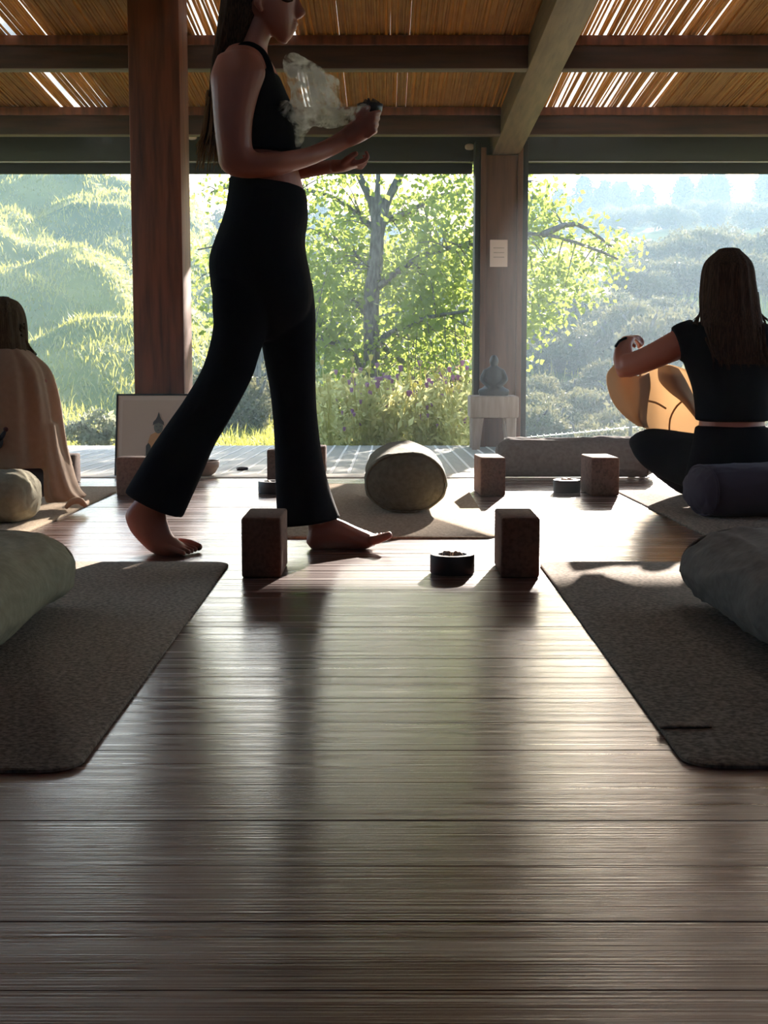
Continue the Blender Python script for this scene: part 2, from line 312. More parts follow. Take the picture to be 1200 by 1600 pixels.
# reeds: a thin mat of canes laid down the slope, thinner in places so that daylight shows
def reed_gap(x):
    g = 0.005
    for a, c, s in ((0.93, 1.68, 0.42), (-0.98, -0.76, 0.42), (-2.05, -1.68, 0.25), (-0.50, -0.44, 0.35)):
        if a < x < c: g = s
    return g
mb = MB(); x = -3.9; rn = 0
while x < 3.9:
    g = reed_gap(x); r = random.uniform(0.0055, 0.0078)
    if random.random() > g*0.30:
        ys = 1.5; ye = 9.75; n = 8; zz = random.uniform(-0.002, 0.006); dx = random.uniform(-0.03, 0.03); ph = random.uniform(0, 6)
        pts = []
        for i in range(n):
            yy = ys+(ye-ys)*i/(n-1); pts.append((x+dx*(i/(n-1)-0.5)+0.004*math.sin(ph+i*1.7), yy, reedz(yy)+zz))
        base = len(mb.v)
        for px_, py_, pz_ in pts:
            for kk in range(6): mb.v.append((px_+r*math.cos(kk*math.pi/3+ph), py_, pz_+r*math.sin(kk*math.pi/3+ph)))
        for i in range(n-1):
            for kk in range(6): mb.f.append((base+i*6+kk, base+i*6+(kk+1) % 6, base+(i+1)*6+(kk+1) % 6, base+(i+1)*6+kk))
        rn += 1
    x += r*2*(0.84 if g < 0.2 else 1.08) if random.random() > g else r*2+random.uniform(0.001, 0.006)
# second, looser layer above closes most of the chinks in the dense parts
x = -3.9
while x < 3.9:
    g = reed_gap(x); r = random.uniform(0.005, 0.0075)
    if g < 0.2 or random.random() < 0.22:
        base = len(mb.v)
        for i, yy in enumerate((1.5, 4.2, 7.0, 9.75)):
            for kk in range(5): mb.v.append((x+r*math.cos(kk*1.2566), yy, reedz(yy)+0.017+r*math.sin(kk*1.2566)))
        for i in range(3):
            for kk in range(5): mb.f.append((base+i*5+kk, base+i*5+(kk+1) % 5, base+(i+1)*5+(kk+1) % 5, base+(i+1)*5+kk))
    x += r*2*0.86
ceiling = mb.build('ceiling', M['reed'], None, kind='structure', label='backlit ceiling of split reeds above the dark purlins', category='ceiling')
b = MB(); b.box(-3.9, 3.9, -3.3, 1.5, 0, 0.03); skew(b, lambda y: reedz(y)); b.build('trim_2', M['beam'], None, smooth=False, kind='structure', label='boarded part of the roof behind the viewpoint', category='roof')
b = MB(); b.box(-3.9, 3.9, 1.4, 9.95, 0.045, 0.05); skew(b, lambda y: reedz(y)); b.build('roof', M['sheet'], None, smooth=False, kind='structure', label='added translucent pale roof sheet above the reeds, stops direct sun', category='roof')  # added so that no direct sun comes through the reed gaps
M['wall'] = mat('added_fill_wall', (0.40, 0.20, 0.12), 0.7, 0.3, noise=(5, 5, (0.32, 0.15, 0.09), 0.35, 0.7))  # unseen walls added to cut and warm the fill light in the room
for nm, bx, lb in (('added_wall_back', (-3.7, 3.7, -3.3, -3.2, -0.1, 2.75), 'added warm boarded wall behind the viewpoint, controls the fill light'), ('added_wall_left', (-3.7, -3.6, -3.2, 3.9, -0.1, 2.4), 'added warm boarded wall left of the viewpoint, controls the fill light'), ('added_wall_right', (3.6, 3.7, -3.2, 3.9, -0.1, 2.4), 'added warm boarded wall right of the viewpoint, controls the fill light')):
    b = MB(); b.box(*bx); b.build(nm, M['wall'], None, smooth=False, kind='structure', label=lb, category='wall')
# lintel with rolled blinds
lint = thing('lintel', 'black lintel with rolled-up screen blinds across the top of the openings', 'lintel', kind='structure')
b = MB(); b.box(-3.8, 3.8, 9.66, 9.80, 1.845, 2.03, 0.004); sharp(b.build('lintel_beam', M['black'], lint))
b = MB(); b.box(-3.8, 3.8, 9.69, 9.82, 2.045, 2.10, 0.004); sharp(b.build('top_plate', M['beam'], lint))
for xa, xb in ((-3.8, 0.588), (0.942, 3.8)):
    b = MB(); b.box(xa, xb, 9.68, 9.74, 1.768, 1.838, 0.01); sharp(b.build('rolled_blind', M['screen'], lint))
    b = MB(); b.tube([(xa+0.02, 9.655, 1.842), (xb-0.02, 9.655, 1.842)], 0.0045, n=6, sub=1); b.build('bottom_rail', M['wire'], lint)
for px_, py_, nm in ((734, 229, 'small cream oval sensor on the lintel left of the column'), (300, 213, 'small cream oval sensor on the lintel behind the long hair')):
    p = at(px_, py_, 9.64); b = MB(); b.loft([(p+Vector((0, 0.03, 0)), Vector((0.033, 0, 0)), Vector((0, 0, 0.022))), (p, Vector((0.030, 0, 0)), Vector((0, 0, 0.019)))], n=20, cap=0.4, p=2.6)
    b.build('sensor', M['cream'], None, label=nm, category='sensor')

# ------------------------------------------------------------------ land outside
def lerp(a, b, t): return a+(b-a)*t
RU = np.array([-.60, -.30, -.273, -.187, -.137, -.124, -.09, -.04, 0.04, .09, .14, .19, .26, .34, .60])
RE = np.array([.120, .130, .128, .1235, .1035, .090, .074, .068, .066, .074, .088, .092, .094, .098, .10])
RD = np.array([46, 48, 48, 50, 52, 56, 75, 95, 100, 110, 115, 118, 118, 118, 118.])
def land(x, y):
    d = np.maximum(y, 1.0); u = x/d; er = np.interp(u, RU, RE); dr = np.interp(u, RU, RD)
    s0 = np.interp(u, [-.3, -.1, .05, .3], [17, 20, 16, 14])
    t = np.clip((d-s0)/(dr-s0), 0, 1); zr = CH + dr*er
    z = -0.42 + (zr+0.42)*(0.72*t + 0.28*t*t*(3-2*t))
    dip = np.interp(u, [0.02, .12, .4], [0, 1.2, 1.2])*np.exp(-((d-24)/9)**2)
    z = z - dip
    over = np.clip(d-dr, 0, None); z = z - over*0.12
    lump = (np.sin(x*1.15+0.6*np.sin(y*.37))*np.sin(y*.62+1.3*np.sin(x*.31))*0.42 + np.sin(x*2.6+1.1*np.sin(y*0.9))*np.sin(y*1.55+x*.4)*0.20)*np.clip((d-16)/10, 0, 1)
    return z + lump*np.interp(u, [-.12, 0], [1, .5])
ys = np.concatenate([np.linspace(-40, 8.9, 12), np.linspace(9.0, 60, 170), np.linspace(61, 190, 80)])
xs = np.concatenate([np.linspace(-110, -26, 25), np.linspace(-25, 25, 150), np.linspace(26, 110, 40)])
X, Y = np.meshgrid(xs, ys); Z = land(X, Y); Z = np.where(Y < 9.2, -0.42, Z)
v = np.stack([X.ravel(), Y.ravel(), Z.ravel()], 1); nx = len(xs)
f = [(i*nx+k, i*nx+k+1, (i+1)*nx+k+1, (i+1)*nx+k) for i in range(len(ys)-1) for k in range(nx-1)]
link('hills', new_mesh('hills', v.tolist(), f), M['soil'], None, kind='structure', label='grassy hillside and valley beyond the deck', category='hillside')

def tri_mesh(name, V, nper, faces_per):
    """V: (n*nper,3) array, faces_per: list of tuples within one element"""
    n = len(V)//nper; fp = np.array(faces_per); Fa = (np.arange(n)[:, None, None]*nper + fp[None]).reshape(-1, fp.shape[1])
    me = bpy.data.meshes.new(name); me.vertices.add(len(V)); me.vertices.foreach_set('co', V.astype(np.float32).ravel())
    k = fp.shape[1]; me.loops.add(len(Fa)*k); me.loops.foreach_set('vertex_index', Fa.astype(np.int32).ravel())
    me.polygons.add(len(Fa)); me.polygons.foreach_set('loop_start', np.arange(0, len(Fa)*k, k, dtype=np.int32)); me.polygons.foreach_set('loop_total', np.full(len(Fa), k, dtype=np.int32))
    me.update(calc_edges=True); me.validate(); return me
def rand_frames(n, up=0.0):
    a = RNG.normal(size=(n, 3)); a[:, 2] += up; a /= np.linalg.norm(a, axis=1)[:, None]
    b = RNG.normal(size=(n, 3)); b -= (a*b).sum(1)[:, None]*a; b /= np.linalg.norm(b, axis=1)[:, None]
    return a, b, np.cross(a, b)
def leaves(name, Pc, size, aspect=0.62, up=0.0):
    """folded pointed leaves: 6 verts, 4 triangles each"""
    n = len(Pc); a, b, c = rand_frames(n, up); s = np.broadcast_to(np.asarray(size, float), (n,))[:, None]*RNG.uniform(.7, 1.25, (n, 1)); w = s*aspect*.5
    V = np.stack([Pc, Pc+a*s*.45+b*w+c*s*.1, Pc+a*s, Pc+a*s*.45-b*w+c*s*.1], 1)
    return tri_mesh(name, V.reshape(-1, 3), 4, [(0, 1, 2), (0, 2, 3)])
def blades(name, base, h, wd, lean=0.35):
    n = len(base); az = RNG.uniform(0, 2*np.pi, n); d = np.stack([np.cos(az), np.sin(az), np.zeros(n)], 1); s = np.stack([-np.sin(az), np.cos(az), np.zeros(n)], 1)
    h = np.broadcast_to(np.asarray(h, float), (n,))[:, None]*RNG.uniform(.6, 1.3, (n, 1)); wd = np.broadcast_to(np.asarray(wd, float), (n,))[:, None]; ln = RNG.uniform(.1, 1, (n, 1))*lean
    up = np.array([[0, 0, 1.]])
    V = np.stack([base-s*wd/2, base+s*wd/2, base+up*h*.6+d*h*ln*.4+s*wd*.35, base+up*h*.6+d*h*ln*.4-s*wd*.35, base+up*h+d*h*ln], 1)
    return V.reshape(-1, 3)
BF = [(0, 1, 2), (0, 2, 3), (3, 2, 4)]
# meadow grass
n = 100000; u = RNG.uniform(-.40, .06, n); d = 9.9 + (54-9.9)*RNG.uniform(0, 1, n)**1.25
x = u*d; z = land(x, d); base = np.stack([x, d, z-.03], 1)
hh = np.interp(d, [10, 30, 54], [.12, .12, .15])*RNG.choice([.6, 1.0, 1.7], n, p=[.5, .4, .1]); ww = np.interp(d, [10, 54], [.014, .06])
V = blades('g', base, hh, ww, 1.1)
n2 = 9000; u = RNG.uniform(.02, .32, n2); d = 9.9+30*RNG.uniform(0, 1, n2)**1.4; x = u*d
V2 = blades('g', np.stack([x, d, land(x, d)-.03], 1), .3, np.interp(d, [10, 40], [.014, .04]))
link('meadow_grass', tri_mesh('meadow_grass', np.concatenate([V, V2]), 5, BF), M['grass'], None, kind='stuff', label='tall pale green meadow grass on the hillside', category='grass')

# ---- the big tree in the middle
TD = 14.0
def tp(px_, py_, dd=0): return at(px_, py_, TD+dd)
tree = thing('tree', 'leafy bright green tree with forked grey trunk between post and column', 'tree', tuple(tp(578, 668)))
b = MB(); b.tube([tp(577, 680), tp(579, 600), tp(581, 540), tp(580, 470), tp(587, 410), tp(590, 355)], [.105, .09, .085, .08, .075, .068], n=12)
b.tube([tp(590, 372), tp(582, 320), tp(566, 285), tp(548, 240), tp(520, 150), tp(500, 60)], [.055, .045, .04, .035, .03, .02], n=10)
b.tube([tp(588, 360), tp(590, 300), tp(592, 240), tp(596, 120)], [.05, .032, .028, .02], n=10)
b.tube([tp(592, 365), tp(604, 318), tp(618, 288), tp(640, 240), tp(680, 140), tp(720, 60)], [.06, .045, .045, .04, .03, .02], n=10)
b.fuse('trunk', M['bark'], tree, voxel=0.02, smooth=2)
BR = [[(583, 540, 0), (610, 520, -.2), (640, 507, -.5), (674, 495, -.8), (730, 486, -1.1), (800, 470, -1.4)],
      [(590, 450, 0), (620, 425, -.2), (657, 402, -.4), (700, 388, -.6), (770, 372, -.9), (850, 366, -1.1), (930, 390, -1.2), (965, 405, -1.2)],
      [(577, 600, 0), (563, 575, -.2), (553, 554, -.3), (533, 540, -.4), (494, 531, -.6), (450, 525, -.7)],
      [(588, 362, 0), (565, 340, .1), (553, 331, .2), (516, 306, .4), (470, 296, .6), (400, 285, .8), (330, 300, .9)],
      [(586, 420, 0), (560, 400, .4), (520, 372, .8), (470, 358, 1.0), (400, 372, 1.3), (310, 390, 1.5)],
      [(600, 345, 0), (640, 330, .5), (690, 305, .8), (760, 300, 1.0), (840, 310, 1.1)],
      [(582, 500, 0), (550, 470, .6), (500, 455, .9), (430, 450, 1.1), (330, 420, 1.3)],
      [(584, 520, 0), (620, 560, .6), (680, 575, .9), (760, 540, 1.1), (850, 470, 1.1)],
      [(640, 240, 0), (690, 255, .3), (760, 262, .5), (830, 285, .4)], [(850, 366, -1.1), (900, 350, -1.1), (955, 385, -1.1)]]
BP = []
for br in BR:
    pts = [tp(*q) for q in br]; b = MB(); b.tube(pts, [0.035*(1-.72*i/(len(pts)-1)) for i in range(len(pts))], n=7); b.build('branch', M['bark'], tree)
    for i in range(len(pts)-1):
        for k in range(8): BP.append(pts[i].lerp(pts[i+1], k/8))
cent = []
def put(px0, px1, py0, py1, n, spread=.9):
    for _ in range(n): 
        x_, y_ = random.uniform(px0, px1), random.uniform(py0, py1); near = abs(x_-585) < 45 and y_ > 290
        if near and random.random() < .35: continue
        cent.append(np.array(tp(x_, y_, random.uniform(.25, 1.3) if near else random.uniform(-1.1, 1.3))))
put(475, 735, 380, 560, 260); put(480, 735, 300, 390, 60); put(560, 735, 200, 330, 42); put(480, 560, 250, 300, 12); put(500, 735, 540, 625, 100)
put(815, 870, 290, 520, 52); put(860, 915, 390, 470, 22); put(925, 968, 375, 440, 9); put(300, 345, 370, 500, 10); put(310, 360, 285, 320, 5); put(735, 820, 280, 560, 60); put(480, 700, 430, 500, 30)
put(400, 800, -120, 200, 60)
Pc = []
for c in cent:
    m = random.randint(12, 30); Pc.append(c + RNG.normal(size=(m, 3))*np.array([.13, .16, .10]))
for q in BP:
    if random.random() < .8: Pc.append(np.array(q)+RNG.normal(size=(7, 3))*.10)
Pc = np.concatenate(Pc)
link('crown', leaves('crown', Pc, .068, .8), M['leaf'], tree, kind='stuff')
tw = MB()
for c in cent[::2]:
    q = min(BP, key=lambda p: (p-Vector(c)).length)
    if (q-Vector(c)).length < 1.0: tw.tube([q, q.lerp(Vector(c), .5)+Vector((0, 0, .04)), Vector(c)], [.008, .006, .003], n=4, sub=2, cap=0)
tw.build('twigs', M['bark'], tree, kind='stuff')
fix(tree)

# ---- scrub, pines, weeds: a few models each, copied as single plants
def ball(n, rx, ry, rz, shell=.55):
    p = RNG.normal(size=(n, 3)); p /= np.linalg.norm(p, axis=1)[:, None]; p *= RNG.uniform(shell, 1, (n, 1)); p[:, 2] = np.abs(p[:, 2]) - .12*(1-np.abs(p[:, 2])); return p*np.array([rx, ry, rz])
def bush_mesh(name, n, lobes, size):
    P_ = []
    for (cx, cy, cz, r) in lobes: P_.append(ball(n//len(lobes), r, r, r*.9)+np.array([cx, cy, cz]))
    return leaves(name, np.concatenate(P_), size, .5, .5)
bushes = []
for i in range(3):
    lob = [(random.uniform(-.55, .55), random.uniform(-.4, .4), random.uniform(0, .45), random.uniform(.35, .6)) for _ in range(7)]
    bushes.append(bush_mesh('scrub_bush', 5600, lob, .085))
pines = []
for i in range(3):
    P_ = []
    for k in range(26):
        h = k/26; r = (.27*math.sin(math.pi*min(.97, .18+.8*h))**.8+.02)*random.uniform(.7, 1.15)
        for a in np.linspace(0, 6.28, 7)[:-1]:
            a += random.uniform(0, 1); rr = r*random.uniform(.6, 1.2); m = 14
            tt = RNG.uniform(.15, 1, (m, 1)); P_.append(np.concatenate([np.cos(a)*rr*tt, np.sin(a)*rr*tt, .16+h*.84+RNG.normal(size=(m, 1))*.012+tt*.02], 1))
    pines.append(leaves('pine_tree', np.concatenate(P_), .095, .5, .3))
tb = MB(); tb.tube([(0, 0, -.03), (0.01, 0, .4), (0, 0, .95)], [.022, .016, .006], n=6); trunk_me = new_mesh('pine_trunk', tb.v, tb.f); trunk_me.materials.append(M['bark'])
for me in bushes: me.materials.append(M['bush'])
for me in pines: me.materials.append(M['pine'])
sb = MB(); 
for k in range(5): sb.tube([(0, 0, -.1), (random.uniform(-.3, .3), random.uniform(-.2, .2), .35), (random.uniform(-.5, .5), random.uniform(-.4, .4), .7)], [.05, .035, .02], n=5, sub=2)
stem_me = new_mesh('bush_stems', sb.v, sb.f); stem_me.materials.append(M['bark'])
def plant(name, me, stem, stem_name, x, y, s, sz, label, cat, group, zoff=0):
    z = float(land(np.array([x]), np.array([y]))[0]); t = thing(name, label, cat, (x, y, z+zoff), group=group, rz=random.uniform(0, 6.28)); t.scale = (s, s, sz)
    o = bpy.data.objects.new('foliage', me); C.objects.link(o); o.parent = t
    if stem is not None: o2 = bpy.data.objects.new(stem_name, stem); C.objects.link(o2); o2.parent = t
    return t
# pine ridge, top right
for i in range(64):
    u = random.uniform(.085, .29) if i < 52 else random.uniform(-.06, .085); d = float(np.interp(u, RU, RD))+random.uniform(-7, 1)
    hgt = random.uniform(1.8, 3.5); plant('pine_tree', random.choice(pines), trunk_me, 'trunk', u*d, d, hgt*random.uniform(.9, 1.25), hgt, 'hazy pine tree on the ridge beyond the right-hand opening', 'pine tree', 'pines on the far ridge')
# scrub ridge running up to the right, in front of the pine slope
def scrub(n, us, ds, smin, smax, label, group):
    for i in range(n):
        k = random.random(); u = lerp(us[0], us[1], k)+random.uniform(-us[2], us[2]); d = lerp(ds[0], ds[1], random.random()); s = random.uniform(smin, smax)
        plant('scrub_bush', random.choice(bushes), stem_me, 'stems', u*d, d, s, s*random.uniform(.8, 1.1), label, 'bush', group)
def belt(n, pxs, tops, d0, d1, smin, label, group):
    for i in range(n):
        px_ = lerp(pxs[0], pxs[-1], (i+random.random())/n); top = float(np.interp(px_, pxs, tops))+random.uniform(-4, 22); d = random.uniform(d0, d1)
        q = at(px_, top, d); z = float(land(np.array([q.x]), np.array([d]))[0]); s = max(smin, (q.z-z)/1.0)
        plant('scrub_bush', random.choice(bushes), stem_me, 'stems', q.x, d, max(s*.8, smin), s, label, 'bush', group)
belt(44, (700, 850, 1000, 1200), (395, 375, 372, 350), 78, 108, 1.6, 'pale hazy bush high on the far right-hand slope', 'bushes on the far slope')
belt(20, (1010, 1050, 1110, 1200), (470, 425, 375, 325), 44, 52, 1.5, 'tall blue-grey bush on the middle slope behind the seated woman', 'bushes on the middle slope')
belt(14, (1000, 1200), (510, 430), 38, 43, 1.3, 'blue-grey bush halfway down the slope behind the seated woman', 'bushes halfway down the slope')
belt(22, (815, 880, 945, 1000, 1060), (585, 540, 490, 440, 450), 29, 35, 1.0, 'feathery grey-green bush on the spur past the column', 'bushes on the spur')
belt(22, (815, 900, 1000, 1200), (640, 600, 560, 520), 22, 27, .9, 'dark grey-green bush low in the valley past the column', 'bushes low in the valley')
scrub(22, (.095, .30, .01), (17, 24), .7, 1.2, 'dark teal bush by the wire fence past the column', 'bushes by the fence')
scrub(26, (-.11, .07, .01), (30, 58), 1.2, 2.4, 'mid green bush on the slope behind the big tree', 'bushes behind the tree')
scrub(14, (-.125, -.075, .004), (17, 24), .6, 1.0, 'low green bush seen between the walking legs', 'bushes between the legs')
# bare stems between the legs
for i in range(16):
    u = random.uniform(-.12, -.075); d = random.uniform(18, 26); x = u*d; z = float(land(np.array([x]), np.array([d]))[0]); h = random.uniform(1.6, 2.6)
    b = MB(); b.tube([(x, d, z-.1), (x+random.uniform(-.1, .1), d, z+h*.5), (x+random.uniform(-.3, .3), d, z+h)], [.035, .03, .012], n=6)
    b.build('sapling', M['bark'], None, label='thin bare grey sapling trunk seen between the walking legs', category='sapling', group='saplings between the legs')
# silver bush at the deck edge, left
lob = [(-.16, 0, .05, .15), (.02, .05, .12, .17), (.17, 0, .04, .15), (.0, -.08, .0, .13)]
me = bush_mesh('silver_bush', 1700, lob, .045); me.materials.append(M['silver'])
p = at(150, 690, 10.6); t = thing('silver_bush', 'small silvery grey shrub at the deck edge left of the picture', 'shrub', (p.x, p.y, p.z-.03)); o = link('foliage', me, None, t)
b = MB(); [b.tube([(0, 0, -.15), (random.uniform(-.1, .1), 0, .05), (random.uniform(-.18, .18), 0, .16)], .008, n=5, sub=2) for _ in range(5)]; b.build('stems', M['bark'], t)
# dry grey shrub right of the trunk
P_ = RNG.normal(size=(1500, 3))*np.array([.22, .22, .18])+np.array([0, 0, .30]); me = leaves('dry_shrub', P_, .07, .22, .6); me.materials.append(M['dry'])
p = at(700, 650, 12.0); t = thing('dry_shrub', 'brown dried-out shrub behind the thistles near the column', 'shrub', (p.x, p.y, p.z-.25)); link('foliage', me, None, t)
b = MB(); [b.tube([(0, 0, -.15), (random.uniform(-.2, .2), random.uniform(-.1, .1), .25), (random.uniform(-.4, .4), 0, .6)], .007, n=5, sub=2) for _ in range(12)]; b.build('stems', M['dry'], t)
# thistles in front of the tree
thm = []
for i in range(4):
    st = MB(); LP = []; fl = MB()
    for k in range(6):
        a = random.uniform(0, 6.28); top = Vector((random.uniform(-.13, .13), random.uniform(-.1, .1), random.uniform(.38, .72))); mid = Vector((top.x*.4, top.y*.4, top.z*.55))
        st.tube([(0, 0, -.1), mid, top], [.006, .0045, .003], n=4, sub=3, cap=0)
        for q in range(34):
            tq = random.uniform(.1, .95); c = (mid.lerp(top, (tq-.5)*2) if tq > .5 else Vector((0, 0, 0)).lerp(mid, tq*2)); LP.append(np.array(c)+RNG.normal(size=3)*.028)
        fl.loft([(top, Vector((.008, 0, 0)), Vector((0, .008, 0))), (top+Vector((0, 0, .018)), Vector((.013, 0, 0)), Vector((0, .013, 0)))], n=6, sub=1, cap=.6)
    lm = leaves('weed_leaves', np.array(LP), .055, .42, .5); lm.materials.append(M['weed'])
    sm2 = new_mesh('weed_stems', st.v, st.f); sm2.materials.append(M['weed']); fm = new_mesh('weed_heads', fl.v, fl.f); fm.materials.append(M['thistle'] if i % 2 == 0 else M['weed'])
    thm.append((lm, sm2, fm, i % 2 == 0))
for i in range(58):
    px_ = random.uniform(488, 738); d = random.uniform(9.95, 12.0); x = (px_-602)/F*d; lm, s2, fm, pur = random.choice(thm)
    t = thing('thistle', ('tall thistle with purple flower heads at the deck edge' if pur else 'tall thistle with pale unopened heads at the deck edge'), 'thistle', (x, d, -.42), group=('purple-headed thistles' if pur else 'pale-headed thistles'), rz=random.uniform(0, 6.28)); s = random.uniform(.85, 1.45); t.scale = (s, s, s)
    for nm, me in (('leaves', lm), ('stem', s2), ('flower_head', fm)):
        o = bpy.data.objects.new(nm, me); C.objects.link(o); o.parent = t
        if nm != 'stem': o['kind'] = 'stuff'
# wire fence past the column
fen = thing('wire_fence', 'low wire fence with thin posts beyond the deck, past the column', 'fence')
fp = [at(820, 684, 13.6), at(905, 676, 14.4), at(985, 668, 15.2), at(1080, 660, 16.0), at(1180, 650, 16.8)]
for dz in (0, -.10):
    b = MB(); b.tube([q+Vector((0, 0, dz)) for q in fp], .004, n=5); b.build('wire', M['wire'], fen)
b = MB()
for i in range(len(fp)-1):
    for k in range(9):
        q = fp[i].lerp(fp[i+1], k/9); b.loft([(q+Vector((0, 0, -.012)), Vector((.008, 0, 0)), Vector((0, .008, 0))), (q+Vector((0, 0, .012)), Vector((.008, 0, 0)), Vector((0, .008, 0)))], n=6, sub=1)
b.build('wire_barbs', M['wire'], fen, kind='stuff')
for q in (fp[0], fp[2], fp[4]):
    b = MB(); b.tube([q+Vector((0, 0, -1.5)), q+Vector((0, 0, .06))], .022, n=8, sub=1); b.build('fence_post', M['bark'], fen)

# ------------------------------------------------------------------ yoga mats
def yoga_mat(label, x0, x1, y0, y1, m, rz=0.0, rad=.05, h=.007):
    cx, cy = (x0+x1)/2, (y0+y1)/2; w2, l2 = (x1-x0)/2, (y1-y0)/2; out = []
    for sx, sy, a0 in ((1, 1, 0), (-1, 1, 90), (-1, -1, 180), (1, -1, 270)):
        for k in range(7):
            a = math.radians(a0+k*15); out.append((sx*(w2-rad)+rad*math.cos(a), sy*(l2-rad)+rad*math.sin(a)))
    n = len(out); b = MB(); s = lambda q, e: (q[0]*(1-e/w2), q[1]*(1-e/l2))
    rings = [[(*q, 0.0005) for q in out], [(*q, h*.7) for q in out], [(*s(q, .002), h) for q in out]]
    b.v = [p for r in rings for p in r]
    for i in range(2):
        for k in range(n): b.f.append((i*n+k, i*n+(k+1) % n, (i+1)*n+(k+1) % n, (i+1)*n+k))
    b.f.append(tuple(range(n))[::-1]); b.f.append(tuple(2*n+k for k in range(n)))
    o = b.build('yoga_mat', m, None, label=label, category='yoga mat'); o.location = (cx, cy, 0.0); o.rotation_euler.z = rz; return sharp(o, 40)
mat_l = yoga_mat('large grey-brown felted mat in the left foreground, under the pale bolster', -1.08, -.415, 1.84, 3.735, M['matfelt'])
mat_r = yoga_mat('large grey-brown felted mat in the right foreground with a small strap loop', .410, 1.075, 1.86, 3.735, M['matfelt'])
tag = MB(); tag.loft([(Vector((-.335, -.745, .0095)), Vector((0, .014, 0)), Vector((0, 0, .0025))), (Vector((-.30, -.745, .0105)), Vector((0, .014, 0)), Vector((0, 0, .0025))), (Vector((-.258, -.742, .0085)), Vector((0, .013, 0)), Vector((0, 0, .0018)))], n=12, cap=.4, p=4)
tag.build('strap_loop', M['matfelt'], mat_r, label='small dark strap loop at the mat edge')
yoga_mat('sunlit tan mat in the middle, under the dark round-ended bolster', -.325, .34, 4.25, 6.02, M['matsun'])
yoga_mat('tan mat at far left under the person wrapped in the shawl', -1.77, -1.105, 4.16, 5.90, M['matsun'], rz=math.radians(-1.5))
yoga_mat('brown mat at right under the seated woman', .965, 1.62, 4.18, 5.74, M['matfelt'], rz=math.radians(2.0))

# ------------------------------------------------------------------ bolsters
def bolster(label, cx, y0, y1, w2, h2, m, rz=0.0, z0=.008, along='y', wr=.004, seed=1.0, p=2.3, piping=True, pleats=0.0):
    L = (y1-y0)/2; b = MB(); secs = []
    for t in (-1, -.97, -.88, -.7, -.35, 0, .35, .7, .88, .97, 1):
        e = abs(t); k = 1 - .30*max(0, (e-.86)/.14)**2.2
        secs.append((Vector((0, t*L, h2)), Vector((w2*k, 0, 0)), Vector((0, 0, h2*k))))
    def ridge(t, a): return 1 + pleats*(math.sin(a*9+seed)+.6*math.sin(a*15+2*seed))*max(0, (abs(t-.5)-.30)/.2)
    b.loft(secs, n=110, sub=9, cap=.28, p=p, ridge=ridge if pleats else None)
    o = b.build('bolster', m, None, label=label, category='bolster')
    lumpy(o, wr, 9, seed, (1, .6, 1)); lumpy(o, wr*.45, 26, seed+3, (1, .35, 1)); crease(o, wr*1.3, 11, seed, (1, .30, 1)); crease(o, wr*.8, 19, seed+5, (.8, .5, .8))
    for vv in o.data.vertices: vv.co.z = max(vv.co.z, .0006+.10*(min(vv.co.z, 0)+.0))
    o.location = (cx, (y0+y1)/2, z0); o.rotation_euler.z = rz + (math.pi/2 if along == 'x' else 0)
    if piping:
        for t in (-.93, .93):
            pb = MB(); ring = []
            for k in range(41):
                a = 2*math.pi*k/40; ca, sa = math.cos(a), math.sin(a)
                ring.append(Vector((w2*.955*math.copysign(abs(ca)**(2/p), ca), t*L, max(.004, h2+h2*.955*math.copysign(abs(sa)**(2/p), sa)))))
            pb.tube(ring, .0045, n=6, sub=1, cap=0); pb.build('piping', m, o)
    return o
bolster('pale olive linen bolster on the left foreground mat', -.845, 2.30, 3.10, .166, .084, M['olive'], wr=.006, seed=1.3, z0=.007)
bolster('dark grey wrinkled bolster on the right foreground mat', .830, 2.34, 3.12, .168, .086, M['grey'], rz=math.radians(2), wr=.008, seed=4.1, z0=.007, pleats=.022)
bolster('dark olive bolster standing end-on on the middle mat', .072, 4.86, 5.52, .143, .106, M['moss'], wr=.004, seed=7.7, p=2.15, z0=.007)
bolster('long grey bolster lying crosswise by the threshold at right', .868, 6.42-.345, 6.42+.345, .105, .088, M['grey'], along='x', rz=math.radians(-2), wr=.008, seed=9.2, z0=.001)
bolster('pale sunlit bolster under the person in the shawl', -1.50, 4.62-.30, 4.62+.36, .135, .085, M['olive'], along='x', wr=.006, seed=12.2, z0=.007, piping=False)
bolster('dark violet bolster under the seated woman at right', 1.42, 4.86-.36, 4.86+.36, .155, .088, M['violet'], along='x', rz=math.radians(8), wr=.005, seed=15.2, z0=.007)

# ------------------------------------------------------------------ cork blocks, tins, bowl
def block(label, x0, y0, wx=.10, wy=.225, h=.152, rz=0, z=0.0, group=None):
    b = MB(); b.box(-wx/2, wx/2, 0, wy, 0, h, .006); o = sharp(b.build('yoga_block', M['cork'], None, label=label, category='yoga block'), 50)
    o.location = (x0+wx/2, y0, z); o.rotation_euler.z = rz; return o
block('brown cork block beside the left foreground mat, in front of the striding foot', -.361, 3.50)
block('brown cork block at the right foreground mat\'s corner, next to the round black tin', .291, 3.50, wx=.097)
block('cork block standing between the middle bolster and the long crosswise bolster', .376, 5.55, rz=math.radians(3))
block('cork block by the seated woman\'s knee in front of the long bolster', .815, 5.55, wx=.112, rz=math.radians(3))
block('cork block in front of the framed picture, half hidden by the rear leg', -1.068, 5.56, wx=.152, wy=.10, rz=math.radians(-3))
block('cork block behind the front leg, next to the small black tin', -.525, 6.23, wx=.10, wy=.10, h=.136)
block('cork block on the deck, peeking out right of the front leg', -.385, 6.68, wx=.10, wy=.15, h=.128, z=deckz(6.8)-.002)
block('cork block behind the shawl of the person at far left', -1.445, 6.05, wx=.10, wy=.15, h=.125)
